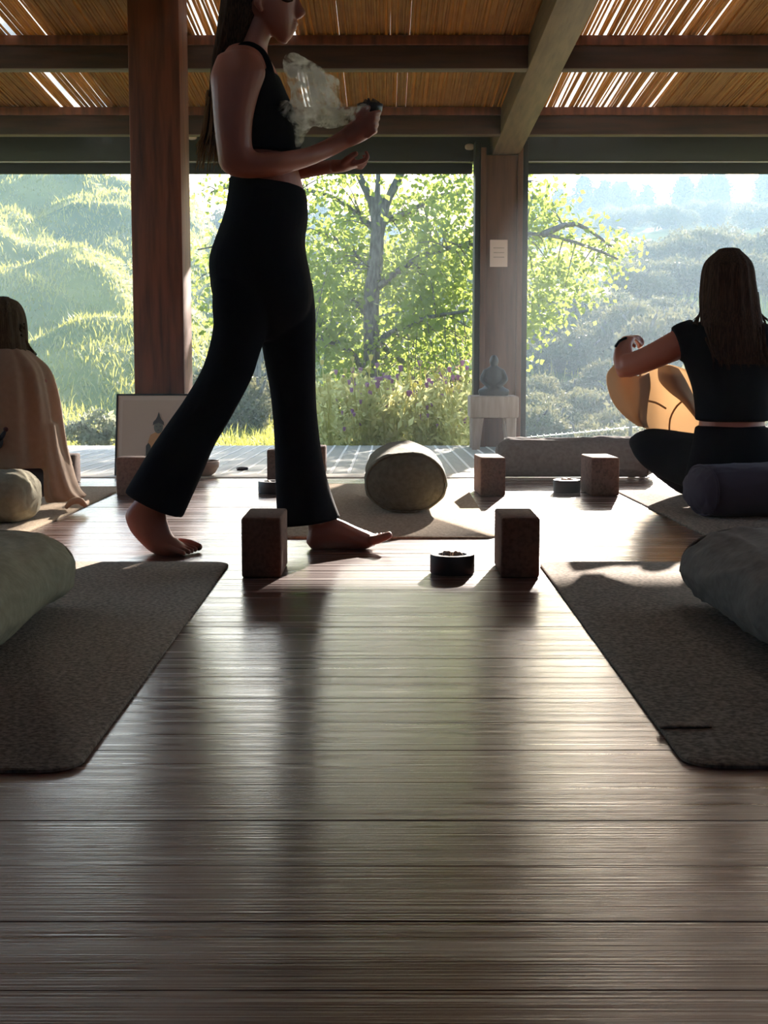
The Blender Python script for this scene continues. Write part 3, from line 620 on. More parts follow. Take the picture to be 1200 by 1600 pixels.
def tin(label, x, y, r=.057, h=.050, n=5):
    t = thing('incense_tin', label, 'tin', (x, y, 0))
    b = MB(); b.lathe((0, 0, 0), [(r*.96, .0008), (r, .004), (r, h-.003), (r*.97, h), (r*.66, h), (r*.62, h-.003), (r*.60, h-.016), (.002, h-.017)]); sharp(b.build('dish', M['tin'], t), 50)
    for k in range(n):
        a = k*2.4; b = MB(); rr = random.uniform(.007, .012); q = Vector((math.cos(a)*r*.32, math.sin(a)*r*.32, h-.017+rr*.8))
        b.loft([(q+Vector((0, 0, -rr*.6)), Vector((rr*.8, 0, 0)), Vector((0, rr*.7, 0))), (q+Vector((0, 0, rr*.5)), Vector((rr*.9, 0, 0)), Vector((0, rr*.8, 0)))], n=7, sub=2, cap=.9)
        o = b.build('resin_lump', M['ash'], t); lumpy(o, .004, 90, k)
tin('round black tin with resin lumps on the bare floor by the right foreground block', .172, 3.575)
tin('small dark round tin on the sunlit floor before the long bolster', .738, 5.70, r=.055, h=.052)
tin('small dark tin on the floor behind the front leg', -.455, 5.66, r=.058, h=.050)
b = MB(); b.lathe((0, 0, 0), [(.045, .0), (.062, .012), (.080, .042), (.084, .066), (.079, .068), (.074, .045), (.055, .018), (.002, .014)]); o = b.build('clay_bowl', M['bowl'], None, label='small brown clay bowl on the threshold behind the rear leg', category='bowl'); o.location = (-.845, 6.46, .004)
b = MB(); b.lathe((0, 0, 0), [(.026, 0), (.030, .006), (.028, .013), (.010, .016), (.002, .016)], 20); o = b.build('pebble', M['violet'], None, label='small flat dark disc lying alone on the deck boards', category='pebble'); o.location = (-.70, 6.87, deckz(6.87)+.001)

# framed picture leaning on the post
pic = thing('framed_picture', 'black-framed picture of a seated buddha leaning against the post', 'picture', (-1.035, 6.45, .002)); pic.rotation_euler = (math.radians(-14), 0, math.radians(0))
pw, ph = .42, .385
b = MB(); b.box(-pw/2, pw/2, .004, .018, 0, ph); b.build('backing', M['black'], pic, smooth=False)
for x0, x1, z0, z1 in ((-pw/2, pw/2, 0, .008), (-pw/2, pw/2, ph-.008, ph), (-pw/2, -pw/2+.008, .008, ph-.008), (pw/2-.008, pw/2, .008, ph-.008)):
    b = MB(); b.box(x0, x1, -.004, .016, z0, z1, .0015); sharp(b.build('frame_bar', M['black'], pic))
b = MB(); b.box(-pw/2+.008, pw/2-.008, .001, .004, .008, ph-.008); b.build('mount', M['mount'], pic, smooth=False)
b = MB(); b.box(-pw/2+.030, pw/2-.020, -.0005, .001, .022, ph-.03); b.build('paper', M['paper'], pic, smooth=False)
def flat(name, pts, m, y):
    b = MB(); n = len(pts); b.v = [(x, y, z) for x, z in pts]+[(x, y+.0008, z) for x, z in pts]; b.f = [tuple(range(n))]+[tuple(range(n, 2*n))[::-1]]+[(k, n+k, n+(k+1) % n, (k+1) % n) for k in range(n)]
    b.build(name, m, pic, smooth=False)
def el(cx, cz, rx, rz, n=22): return [(cx+rx*math.cos(2*math.pi*k/n), cz+rz*math.sin(2*math.pi*k/n)) for k in range(n)]
ox, oz = -.012, .10
flat('painted_lotus_base', [(ox-.062, oz-.045), (ox+.062, oz-.045), (ox+.085, oz-.02), (ox+.05, oz+.002), (ox+.02, oz+.01), (ox-.02, oz+.01), (ox-.05, oz+.002), (ox-.085, oz-.02)], M['print_green'], -.0013)
flat('painted_robe', [(ox-.044, oz+.0), (ox+.044, oz), (ox+.05, oz+.045), (ox+.036, oz+.092), (ox+.012, oz+.104), (ox-.012, oz+.104), (ox-.036, oz+.092), (ox-.05, oz+.045)], M['print_orange'], -.0021)
flat('painted_arm', [(ox-.056, oz-.005), (ox-.03, oz-.005), (ox-.034, oz+.04), (ox-.045, oz+.055), (ox-.056, oz+.04)], M['print_dark'], -.0029)
flat('painted_arm', [(ox+.03, oz-.005), (ox+.056, oz-.005), (ox+.056, oz+.04), (ox+.045, oz+.055), (ox+.034, oz+.04)], M['print_dark'], -.0029)
flat('painted_head', el(ox, oz+.128, .021, .030), M['print_grey'], -.0030)
flat('painted_hair', [(ox-.026, oz+.135), (ox-.024, oz+.152), (ox-.012, oz+.166), (ox-.006, oz+.178), (ox, oz+.200), (ox+.006, oz+.178), (ox+.012, oz+.166), (ox+.024, oz+.152), (ox+.026, oz+.135), (ox+.018, oz+.142), (ox, oz+.148), (ox-.018, oz+.142)], M['print_dark'], -.0038)
for s in (-1, 1): flat('painted_eye', el(ox+s*.0085, oz+.131, .005, .0018, 10), M['print_dark'], -.0038)
flat('painted_mouth', el(ox, oz+.113, .006, .002, 10), M['print_dark'], -.0038)

# stool with a small bronze figure, at the column
sy0, sy1 = 8.98, 9.26; zb = deckz(9.1)
st = thing('stool', 'rough pale timber stool standing before the column', 'stool', (.695, 9.12, zb))
x0, x1 = -.155, .155
b = MB(); b.box(x0, x1, -.14, .14, .205, .345, .012); sharp(b.build('seat', M['stool'], st))
for sx, sy in ((-1, -1), (1, -1), (-1, 1), (1, 1)):
    b = MB(); b.loft([(Vector((sx*.115, sy*.10, .002)), Vector((.026, 0, 0)), Vector((0, .026, 0))), (Vector((sx*.105, sy*.095, .205)), Vector((.040, 0, 0)), Vector((0, .036, 0)))], n=12, cap=0, p=5); sharp(b.build('leg', M['stool'], st))
fg = thing('figurine', 'small dark bronze seated figure on the stool before the column', 'figurine', (.70, 9.12, zb+.345))
b = MB()
b.loft([(Vector((0, 0, .004)), Vector((.095, 0, 0)), Vector((0, .06, 0))), (Vector((0, 0, .035)), Vector((.10, 0, 0)), Vector((0, .06, 0))), (Vector((0, 0, .06)), Vector((.06, 0, 0)), Vector((0, .045, 0))), (Vector((0, 0, .12)), Vector((.05, 0, 0)), Vector((0, .035, 0))), (Vector((0, 0, .165)), Vector((.055, 0, 0)), Vector((0, .03, 0))), (Vector((0, 0, .19)), Vector((.02, 0, 0)), Vector((0, .02, 0)))], n=20)
b.loft([(Vector((0, 0, .185)), Vector((.02, 0, 0)), Vector((0, .02, 0))), (Vector((0, 0, .22)), Vector((.03, 0, 0)), Vector((0, .03, 0))), (Vector((0, 0, .25)), Vector((.02, 0, 0)), Vector((0, .02, 0)))], n=16)
for s in (-1, 1): b.tube([(s*.052, 0, .155), (s*.075, -.01, .10), (s*.03, -.05, .06)], [.02, .017, .014], n=8)
b.fuse('figure', M['bronze'], fg, voxel=.006, smooth=2)
nb = MB(); nb.box(.690, .806, 9.412, 9.419, 1.130, 1.306, .001); no = nb.build('notice', M['notice'], None, smooth=False, label='pale paper notice pinned on the column', category='notice')
for k in range(3):
    q = MB(); q.box(.712, .784, 9.4108, 9.412, 1.19+k*.030, 1.196+k*.030); q.build('faint_line', M['stool'], no, smooth=False)

# ------------------------------------------------------------------ people
def pair(a, c, hw, d, b_axis=None):
    A = at(a[0], a[1], d); Cc = at(c[0], c[1], d); return ((A+Cc)/2, (Cc-A)/2, Vector(b_axis) if b_axis else Vector((0, hw, 0)))
def Q(px_, py_, d): return at(px_, py_, d)
def finger(b, pts, r): b.tube(pts, [r, r*.98, r*.9, r*.75][:len(pts)], n=10, sub=4, cap=.9)

# ---- the walking woman
W = thing('person', 'woman in black crop top and flared black trousers striding right, holding a smoking incense bowl', 'person', tuple(gr(420, 860)))
D = 4.0
b = MB()
# head
hd = [(66, 431, 449, .018), (58, 420, 455, .032), (48, 402, 458, .048), (36, 386, 461, .058), (22, 374, 462, .066), (0, 364, 463, .073), (-22, 359, 468, .076), (-45, 366, 462, .072), (-62, 385, 444, .05)]
b.loft([pair((xb, y + (-6 if y > 30 else 0)), (xf, y), hw, D) for y, xb, xf, hw in hd], n=28, cap=.5)
b.loft([pair((452, -8), (466, -6), .010, D), pair((456, 6), (472, 8), .013, D), pair((456, 16), (478, 20), .015, D), pair((456, 25), (472, 27), .013, D)], n=14, cap=.5)   # nose
b.loft([pair((448, 34), (465, 34), .018, D), pair((448, 38), (467, 38), .022, D), pair((448, 41), (463, 41), .018, D)], n=14, cap=.6)
b.loft([pair((446, 43), (464, 43), .018, D), pair((446, 47), (464, 46), .020, D), pair((446, 50), (459, 50), .015, D)], n=14, cap=.6)
b.loft([pair((440, 52), (459, 53), .020, D), pair((432, 60), (455, 60), .018, D)], n=14, cap=.7)   # chin
for s in (-1, 1): b.tube([Q(408, -8, D+s*.072), Q(402, 4, D+s*.078), Q(408, 16, D+s*.074)], [.008, .011, .006], n=8)   # ears
# neck, shoulders, torso
b.loft([pair((382, 30), (430, 44), .052, D), pair((376, 60), (420, 64), .052, D), pair((368, 82), (418, 82), .060, D), pair((356, 100), (424, 98), .085, D)], n=24, cap=.3)
b.loft([pair((352, 84), (412, 80), .10, D), pair((343, 105), (425, 98), .165, D), pair((341, 135), (440, 130), .165, D), pair((343, 175), (455, 172), .150, D), pair((349, 215), (456, 212), .135, D), pair((356, 255), (462, 252), .120, D), pair((360, 285), (473, 290), .122, D), pair((354, 320), (478, 326), .140, D), pair((342, 370), (474, 372), .160, D), pair((336, 420), (476, 420), .160, D), pair((345, 465), (470, 465), .14, D)], n=32, cap=.3)
# near (right) arm
DA = D-.165
b.loft([pair((338, 92), (402, 86), .050, DA+.02), pair((329, 118), (415, 112), .058, DA), pair((331, 150), (404, 148), .055, DA-.01), pair((334, 190), (395, 188), .049, DA-.015), pair((339, 232), (394, 226), .046, DA-.015), pair((346, 264), (402, 238), .044, DA-.01), pair((376, 278), (418, 238), .042, DA+.0), pair((430, 275), (446, 236), .041, DA+.02), pair((482, 260), (480, 230), .034, DA+.07), pair((522, 243), (510, 217), .026, DA+.12), pair((546, 230), (532, 204), .024, DA+.145)], n=22, cap=.4)
# far (left) arm
DB = D+.165
b.loft([pair((345, 95), (402, 90), .048, DB-.02), pair((340, 120), (408, 118), .052, DB), pair((352, 180), (404, 180), .046, DB+.01), pair((366, 240), (410, 232), .040, DB+.01), pair((392, 276), (424, 240), .038, DB), pair((440, 285), (448, 252), .036, DB-.03), pair((490, 276), (488, 252), .029, DB-.07), pair((524, 270), (520, 250), .024, DB-.11)], n=22, cap=.4)
# right hand closed round the bowl
HD = D-.02
b.loft([pair((545, 231), (532, 204), .022, HD), pair((566, 222), (545, 192), .036, HD), pair((584, 210), (560, 180), .040, HD), pair((588, 200), (566, 175), .036, HD)], n=18, cap=.6)
for k, (y0, ln) in enumerate(((184, 1.0), (192, 1.08), (201, 1.02), (210, .86))):
    dd = HD-.030+k*.003
    finger(b, [Q(566+k*3, y0+2, dd), Q(582+2*k*.3, y0-6, dd-.012), Q(592-2*k, y0-8+k, dd+.008), Q(588-2*k, y0-8+2*k, dd+.030*ln)], .0088)
finger(b, [Q(553, 196, HD-.02), Q(560, 182, HD-.032), Q(568, 172, HD-.030), Q(576, 168, HD-.022)], .0098)
# left hand, palm up underneath
HD2 = D+.045
b.loft([pair((522, 271), (520, 249), .022, HD2), pair((540, 268), (537, 250), .038, HD2), pair((556, 262), (552, 247), .040, HD2)], n=18, cap=.6)
for k in range(4):
    dd = HD2-.032+k*.022
    finger(b, [Q(552, 256+k, dd), Q(566, 252+k*3, dd), Q(574-k*2, 246+k*5, dd), Q(572-k*3, 238+k*6, dd+.004)], .0082)
finger(b, [Q(536, 254, HD2-.036), Q(546, 246, HD2-.048), Q(556, 240, HD2-.046)], .0092)
# legs inside the trousers, down to the feet
DR, DF = D-.07, D+.035
b.loft([pair((345, 440), (420, 450), .075, DR), pair((345, 510), (400, 540), .07, DR), pair((325, 585), (375, 610), .058, DR), pair((285, 660), (335, 685), .05, DR), pair((235, 740), (280, 760), .040, DR), pair((212, 784), (256, 800), .030, DR)], n=20, cap=.3)
b.loft([pair((405, 440), (480, 450), .075, DF), pair((425, 560), (485, 560), .065, DF), pair((445, 650), (490, 655), .052, DF), pair((462, 740), (500, 745), .042, DF), pair((478, 800), (518, 800), .033, DF), pair((482, 830), (518, 826), .032, DF)], n=20, cap=.3)
# rear foot: heel up, weight on the ball and toes
b.loft([pair((211, 782), (257, 798), .030, DR), pair((196, 803), (261, 812), .033, DR), pair((203, 828), (266, 828), .036, DR), pair((220, 848), (272, 838), .040, DR), pair((236, 862), (284, 847), .044, DR), pair((252, 868), (292, 855), .046, DR)], n=22, cap=.5)
for k in range(5):
    dd = DR-.048+k*.0235; ln = (268, 276, 281, 286, 292)[k]; r = (.0082, .0084, .0086, .009, .0125)[k]
    tx = [Q(q, 864, dd).x for q in (ln-12, ln+4, ln+20)]
    b.tube([(tx[0], dd+.012, .024), (tx[1], dd+.002, r+.010), (tx[2], dd-.008, r+.0012)], [r*1.1, r, r*.9], n=10)
# front foot: heel down, toes lifted
b.loft([pair((483, 832), (481, 850), .020, DF), pair((490, 814), (488, 858), .033, DF), pair((510, 806), (508, 859), .036, DF), pair((532, 812), (530, 859), .037, DF), pair((556, 823), (552, 858), .040, DF), pair((576, 831), (572, 857), .044, DF), pair((588, 836), (584, 853), .042, DF)], n=22, cap=.5)
for k in range(5):
    dd = DF-.036+k*.019; x1_ = (608, 604, 600, 595, 589)[k]; r = (.0135, .010, .0095, .009, .0085)[k]
    b.tube([Q(x1_-27, 845, dd), Q(x1_-12, 841, dd), Q(x1_, 836, dd)], [r*1.1, r*.95, r*.85], n=10)
bodyW = b.fuse('body', M['skin'], W, voxel=.0038, smooth=3)
for x_, y_, dd in ((610, 833, DF-.040),):
    b = MB(); b.loft([(Q(x_-5, y_-1, dd), Vector((.004, 0, .001)), Vector((0, .006, 0))), (Q(x_-1, y_-2, dd), Vector((.003, 0, .001)), Vector((0, .005, 0)))], n=8, cap=.4); b.build('toenail', M['nail'], bodyW)
for s_ in (-1, 1):
    b = MB(); b.tube([Q(441, 0, D+s_*.058), Q(449, 2, D+s_*.050), Q(457, 1, D+s_*.036)], [.002, .0034, .002], n=6); b.build('eyelid', M['hair_brown'], bodyW)
    b = MB(); b.tube([Q(438, -14, D+s_*.062), Q(450, -17, D+s_*.054), Q(462, -13, D+s_*.030)], [.002, .0036, .002], n=6); b.build('eyebrow', M['hair_brown'], bodyW)
# flared trousers
b = MB()
b.loft([pair((359, 279), (476, 297), .124, D), pair((357, 300), (480, 312), .134, D), pair((351, 335), (481, 342), .150, D), pair((338, 372), (477, 372), .168, D), pair((328, 405), (479, 400), .174, D), pair((329, 435), (485, 430), .172, D), pair((334, 465), (488, 465), .155, D), pair((352, 500), (478, 500), .11, D), pair((385, 530), (445, 530), .06, D)], n=36, cap=.12, p=2.2)
fold = lambda t, a: 1+.018*math.sin(a*5+t*9)*t
b.loft([pair((332, 440), (440, 450), .092, DR), pair((332, 480), (425, 500), .090, DR), pair((333, 515), (406, 552), .084, DR), pair((318, 572), (394, 590), .078, DR), pair((290, 622), (368, 640), .076, DR), pair((262, 662), (352, 668), .080, DR), pair((236, 700), (334, 698), .086, DR), pair((214, 736), (312, 748), .092, DR), pair((196, 766), (285, 808), .096, DR)], n=30, cap=.05, p=2.1, ridge=fold)
b.loft([pair((392, 445), (488, 440), .092, DF), pair((404, 490), (493, 490), .088, DF), pair((410, 545), (493, 550), .082, DF), pair((422, 610), (494, 620), .076, DF), pair((428, 670), (499, 680), .078, DF), pair((430, 730), (508, 735), .084, DF), pair((431, 775), (519, 775), .090, DF), pair((433, 821), (531, 808), .095, DF)], n=30, cap=.05, p=2.1, ridge=fold)
trW = b.fuse('trousers', M['pants'], W, voxel=.0055, smooth=3)
wb = MB(); wb.loft([pair((358, 280), (477, 298), .126, D), pair((358, 297), (480, 313), .134, D)], n=40, cap=0); wb.build('waistband', M['pants'], trW)
# crop top
b = MB()
b.loft([pair((344, 128), (438, 122), .168, D), pair((341, 150), (449, 148), .171, D), pair((342, 178), (461, 176), .165, D), pair((345, 205), (467, 205), .152, D), pair((350, 240), (471, 240), .140, D)], n=40, cap=.1, p=2.2)
for s in (-1, 1):
    b.tube([Q(356, 135, D+s*.125), Q(362, 92, D+s*.098), Q(384, 72, D+s*.092), Q(404, 80, D+s*.094), Q(416, 100, D+s*.098), Q(422, 132, D+s*.10)], [.018, .015, .014, .015, .016, .02], n=10, sub=5)
b.fuse('crop_top', M['top'], W, voxel=.0055, smooth=3)
# long hair
def hair_ridge(t, a): return 1+.03*math.sin(a*17)+.02*math.sin(a*31+t*5)
b = MB()
b.loft([pair((378, -70), (446, -66), .05, D), pair((356, -48), (456, -40), .079, D), pair((348, -20), (440, -18), .083, D), pair((346, 5), (414, 8), .082, D), pair((342, 35), (402, 40), .074, D), pair((337, 68), (386, 74), .066, D), pair((331, 105), (368, 108), .060, D), pair((327, 150), (356, 152), .055, D), pair((322, 190), (350, 192), .05, D), pair((315, 225), (346, 228), .045, D)], n=48, sub=6, cap=.2, ridge=hair_ridge)
hairW = b.build('hair', M['hair_brown'], W)
tip = MB()
for i in range(150):
    k = random.random(); dd = D+random.uniform(-.05, .05); x0_ = lerp(322, 350, k); y1_ = random.uniform(225, 272)-8*abs(k-.5)
    tip.tube([Q(x0_, random.uniform(140, 175), dd), Q(lerp(316, 348, k), 205, dd), Q(lerp(304, 349, k)+random.uniform(-3, 3), y1_, dd+random.uniform(-.01, .01))], [.004, .0035, .0008], n=4, sub=3, cap=0)
tip.build('hair_tips', M['hair_tip'], hairW, kind='stuff', label='sun-bleached hair ends')
fix(W)
# incense bowl in her hand
p = Q(578, 170, D-.005); b = MB(); b.lathe((0, 0, 0), [(.018, -.028), (.027, -.020), (.034, -.004), (.036, .012), (.033, .013), (.030, 0), (.002, -.006)], 24)
ib = thing('incense_bowl', 'small dark incense bowl held up in the walking woman\'s hand', 'bowl', tuple(p)); b.build('bowl_wall', M['tin'], ib)
for k in range(6):
    a = k*1.1; q = MB(); q.tube([(math.cos(a)*.016, math.sin(a)*.016, -.004), (math.cos(a)*.02+.004, math.sin(a)*.02, .012), (math.cos(a)*.012, math.sin(a)*.016, .024)], [.007, .006, .003], n=6); q.build('ember_twig', M['dry'] if k % 2 else M['tin'], ib)
# smoke
sm = bpy.data.materials.new('white_smoke'); sm.use_nodes = True; t = sm.node_tree; t.nodes.clear(); N = t.nodes; L = t.links
so = N.new('ShaderNodeOutputMaterial'); pv = N.new('ShaderNodeVolumeScatter'); pv.inputs['Color'].default_value = (.96, .98, 1, 1); pv.inputs['Anisotropy'].default_value = .75
tc = N.new('ShaderNodeTexCoord'); nz = N.new('ShaderNodeTexNoise'); nz.inputs['Scale'].default_value = 19; nz.inputs['Detail'].default_value = 6; nz.inputs['Distortion'].default_value = 2.2
mr = N.new('ShaderNodeMapRange'); mr.inputs['From Min'].default_value = .47; mr.inputs['From Max'].default_value = .63; mr.inputs['To Min'].default_value = 0.0; mr.inputs['To Max'].default_value = 230
nz2 = N.new('ShaderNodeTexNoise'); nz2.inputs['Scale'].default_value = 34; nz2.inputs['Detail'].default_value = 5; nz2.inputs['Distortion'].default_value = 2.5
mr2 = N.new('ShaderNodeMapRange'); mr2.inputs['From Min'].default_value = .42; mr2.inputs['From Max'].default_value = .64; mr2.inputs['To Min'].default_value = .12
mm = N.new('ShaderNodeMath'); mm.operation = 'MULTIPLY'
L.new(tc.outputs['Object'], nz.inputs['Vector']); L.new(tc.outputs['Object'], nz2.inputs['Vector']); L.new(nz.outputs[0], mr.inputs['Value']); L.new(nz2.outputs[0], mr2.inputs['Value'])
L.new(mr.outputs[0], mm.inputs[0]); L.new(mr2.outputs[0], mm.inputs[1]); L.new(mm.outputs[0], pv.inputs['Density']); L.new(pv.outputs[0], so.inputs['Volume'])
b = MB(); SD = D-.10
b.tube([Q(455, 95, SD), Q(466, 112, SD), Q(486, 128, SD), Q(500, 150, SD), Q(520, 166, SD), Q(548, 176, SD), Q(574, 164, SD+.05)], [.028, .044, .05, .052, .034, .018, .012], n=16)
b.tube([Q(520, 128, SD), Q(516, 145, SD), Q(505, 165, SD)], [.022, .030, .03], n=14)
b.tube([Q(470, 140, SD), Q(473, 180, SD), Q(470, 205, SD), Q(465, 228, SD)], [.030, .030, .022, .010], n=14)
b.tube([Q(490, 170, SD), Q(515, 185, SD), Q(548, 182, SD)], [.04, .03, .02], n=14)
b.tube([Q(440, 165, SD-.03), Q(455, 175, SD-.03), Q(470, 180, SD)], [.02, .026, .03], n=14)
o = b.fuse('smoke', sm, None, voxel=.009, smooth=3, kind='stuff', label='white curling smoke rising from the bowl in the walking woman\'s hand', category='smoke')

# ---- seated woman at right, seen from behind
R = thing('person', 'woman seated cross-legged at right seen from behind, black top, pulling on a tan jacket', 'person', (1.24, 5.15, .007))
D = 5.12
b = MB()
b.loft([pair((1118, 400), (1160, 400), .045, D), pair((1104, 425), (1174, 425), .082, D), pair((1103, 452), (1175, 452), .088, D), pair((1110, 478), (1168, 478), .075, D), pair((1122, 498), (1160, 498), .055, D)], n=24)
b.loft([pair((1118, 480), (1162, 480), .055, D), pair((1112, 505), (1168, 505), .06, D), pair((1085, 520), (1200, 520), .08, D)], n=22)
b.loft([pair((1090, 506), (1192, 506), .06, D), pair((1066, 528), (1218, 528), .09, D), pair((1072, 570), (1212, 570), .105, D), pair((1090, 620), (1196, 620), .10, D), pair((1093, 660), (1194, 660), .10, D), pair((1084, 700), (1204, 700), .12, D), pair((1076, 745), (1214, 745), .13, D)], n=30)
# left arm: raised, elbow out, forearm up
b.loft([pair((1072, 505), (1078, 556), .05, D), pair((1048, 518), (1052, 566), .05, D), pair((1020, 534), (1022, 578), .046, D+.02), pair((994, 547), (992, 588), .044, D+.05), pair((972, 554), (970, 590), .042, D+.08)], n=20)
b.loft([pair((960, 575), (992, 586), .040, D+.08), pair((958, 556), (992, 562), .040, D+.11), pair((963, 538), (988, 541), .030, D+.16), pair((971, 527), (991, 527), .024, D+.20)], n=18)
b.loft([pair((972, 530), (994, 530), .022, D+.20), pair((984, 523), (998, 538), .034, D+.23), pair((993, 526), (1002, 540), .034, D+.26)], n=16)
for k in range(4): finger(b, [Q(992+k, 526+k*3, D+.24+k*.01), Q(1000, 528+k*3, D+.255+k*.01), Q(1005-k, 535+k*2, D+.25+k*.01), Q(1000-k, 541+k, D+.24+k*.01)], .0085)
finger(b, [Q(980, 528, D+.19), Q(986, 533, D+.18), Q(992, 541, D+.185)], .0095)
# right arm, mirrored, out of the frame
b.loft([pair((1206, 505), (1212, 556), .05, D), pair((1240, 520), (1236, 566), .05, D), pair((1272, 540), (1268, 582), .046, D+.03), pair((1302, 552), (1300, 590), .042, D+.08)], n=20)
b.loft([pair((1284, 586), (1314, 580), .040, D+.08), pair((1284, 556), (1314, 556), .036, D+.13), pair((1286, 528), (1308, 528), .026, D+.20), pair((1280, 512), (1300, 512), .034, D+.24)], n=18)
for k in range(5): finger(b, [Q(1282+4*k, 515, D+.24), Q(1278+4*k, 504, D+.26), Q(1272+4*k, 500, D+.25), Q(1270+4*k, 506, D+.24)], .0085)
# crossed legs inside the trousers and a foot
b.loft([pair((1150, 700), (1150, 770), .07, D+.02), pair((1080, 685), (1075, 752), .07, D+.12), pair((1020, 682), (1016, 728), .06, D+.22), pair((1000, 686), (998, 715), .045, D+.27)], n=18)
b.loft([pair((1010, 700), (1015, 730), .05, D+.30), pair((1070, 728), (1068, 762), .045, D+.42), pair((1140, 745), (1138, 776), .04, D+.50), pair((1190, 752), (1190, 776), .03, D+.52)], n=18)
b.loft([pair((1150, 700), (1150, 770), .07, D+.02), pair((1220, 685), (1224, 752), .07, D+.12), pair((1276, 682), (1280, 728), .06, D+.22), pair((1296, 686), (1298, 715), .045, D+.27)], n=18)
b.loft([pair((1284, 700), (1280, 730), .05, D+.30), pair((1220, 728), (1222, 762), .045, D+.44), pair((1150, 748), (1150, 778), .04, D+.58)], n=18)
b.fuse('body', M['skin'], R, voxel=.006, smooth=4)
b = MB()
b.loft([pair((1092, 503), (1192, 503), .068, D), pair((1066, 522), (1218, 522), .098, D), pair((1067, 560), (1217, 560), .115, D), pair((1082, 605), (1202, 605), .112, D), pair((1087, 640), (1200, 640), .110, D), pair((1087, 656), (1200, 656), .112, D)], n=36, cap=.08, p=2.3)
b.loft([pair((1080, 498), (1086, 566), .062, D), pair((1062, 504), (1070, 566), .060, D), pair((1050, 510), (1063, 564), .056, D)], n=22, cap=.1)
b.loft([pair((1204, 498), (1204, 566), .062, D), pair((1222, 504), (1218, 566), .060, D), pair((1234, 510), (1224, 564), .056, D)], n=22, cap=.1)
b.fuse('crop_top', M['top'], R, voxel=.006, smooth=3)
b = MB()
b.loft([pair((1087, 668), (1201, 668), .112, D), pair((1082, 700), (1208, 700), .128, D), pair((1072, 745), (1218, 745), .142, D), pair((1076, 778), (1214, 778), .13, D)], n=32, cap=.15, p=2.3)
b.loft([pair((1150, 684), (1150, 780), .085, D+.02), pair((1080, 676), (1078, 764), .082, D+.12), pair((1024, 669), (1018, 738), .070, D+.22), pair((998, 674), (994, 716), .052, D+.27), pair((988, 682), (986, 700), .03, D+.29)], n=24, cap=.6)
b.loft([pair((1000, 688), (1008, 730), .055, D+.30), pair((1068, 720), (1064, 772), .055, D+.42), pair((1140, 738), (1136, 782), .05, D+.50)], n=22, cap=.4)
b.loft([pair((1150, 684), (1150, 780), .085, D+.02), pair((1220, 676), (1222, 764), .082, D+.12), pair((1276, 669), (1280, 738), .070, D+.22), pair((1304, 678), (1306, 712), .05, D+.28)], n=24, cap=.6)
b.loft([pair((1294, 688), (1290, 730), .055, D+.30), pair((1220, 720), (1222, 772), .055, D+.44), pair((1150, 742), (1150, 782), .05, D+.57)], n=22, cap=.4)
b.fuse('trousers', M['pants'], R, voxel=.007, smooth=4)
b = MB()
b.loft([pair((1122, 391), (1156, 391), .050, D), pair((1102, 412), (1174, 412), .090, D-.002), pair((1096, 448), (1180, 448), .098, D-.004), pair((1095, 480), (1186, 480), .082, D-.02), pair((1098, 510), (1192, 510), .062, D-.055), pair((1108, 540), (1196, 540), .035, D-.088), pair((1116, 568), (1200, 568), .020, D-.098)], n=60, sub=6, cap=.25, ridge=hair_ridge)
hairR = b.build('hair', M['hair_brown'], R)
b = MB()
for i in range(120):
    k = random.random(); dd = D-.11+random.uniform(-.012, .012)
    b.tube([Q(lerp(1102, 1196, k), random.uniform(505, 540), D-.10), Q(lerp(1112, 1200, k), 552, dd), Q(lerp(1118, 1206, k)+random.uniform(-4, 4), random.uniform(556, 580), dd-.002)], [.004, .0035, .0008], n=4, sub=3, cap=0)
for i in range(26):
    k = random.random(); s = random.choice((0, 1)); x0_, x1_ = ((1098, 1082), (1184, 1200))[s]
    b.tube([Q(x0_, random.uniform(455, 470), D-.01), Q(lerp(x0_, x1_, .3), 490, D-.02), Q(x1_+random.uniform(-4, 10)*(1 if s == 0 else -1), random.uniform(500, 515), D-.04)], [.004, .0035, .0008], n=4, sub=3, cap=0)
b.build('hair_ends', M['hair_brown'], hairR, kind='stuff')
b = MB(); b.tube([Q(962, 541, D+.115), Q(968, 533, D+.145), Q(978, 528, D+.165)], [.005]*3, n=8); b.build('hair_tie', M['top'], R, label='black band round the wrist')
fix(R)
# tan jacket she is pulling on
def sheet(name, rows, m, parent=None, th=.004, **kw):
    b = MB(); out = []
    rows = [[Vector(q) for q in r] for r in rows]
    def cr(p0, p1, p2, p3, t): return 0.5*((2*p1)+(p2-p0)*t+(2*p0-5*p1+4*p2-p3)*t*t+(3*p1-p0-3*p2+p3)*t**3)
    def dens(r, k):
        o_ = []
        for i in range(len(r)-1):
            for j in range(k): o_.append(cr(r[max(i-1, 0)], r[i], r[i+1], r[min(i+2, len(r)-1)], j/k))
        return o_+[r[-1]]
    rows = [dens(r, 5) for r in rows]; cols = [dens([r[i] for r in rows], 5) for i in range(len(rows[0]))]
    rows = [[c[i] for c in cols] for i in range(len(cols[0]))]; b.grid(rows)
    o = b.build(name, m, parent, **kw); so_ = o.modifiers.new('thickness', 'SOLIDIFY'); so_.thickness = th; so_.offset = 0; return o
J = thing('jacket', 'tan cotton jacket held open in the lap of the woman seated at right', 'jacket', tuple(Q(1030, 640, 5.5)))
jd = 5.36
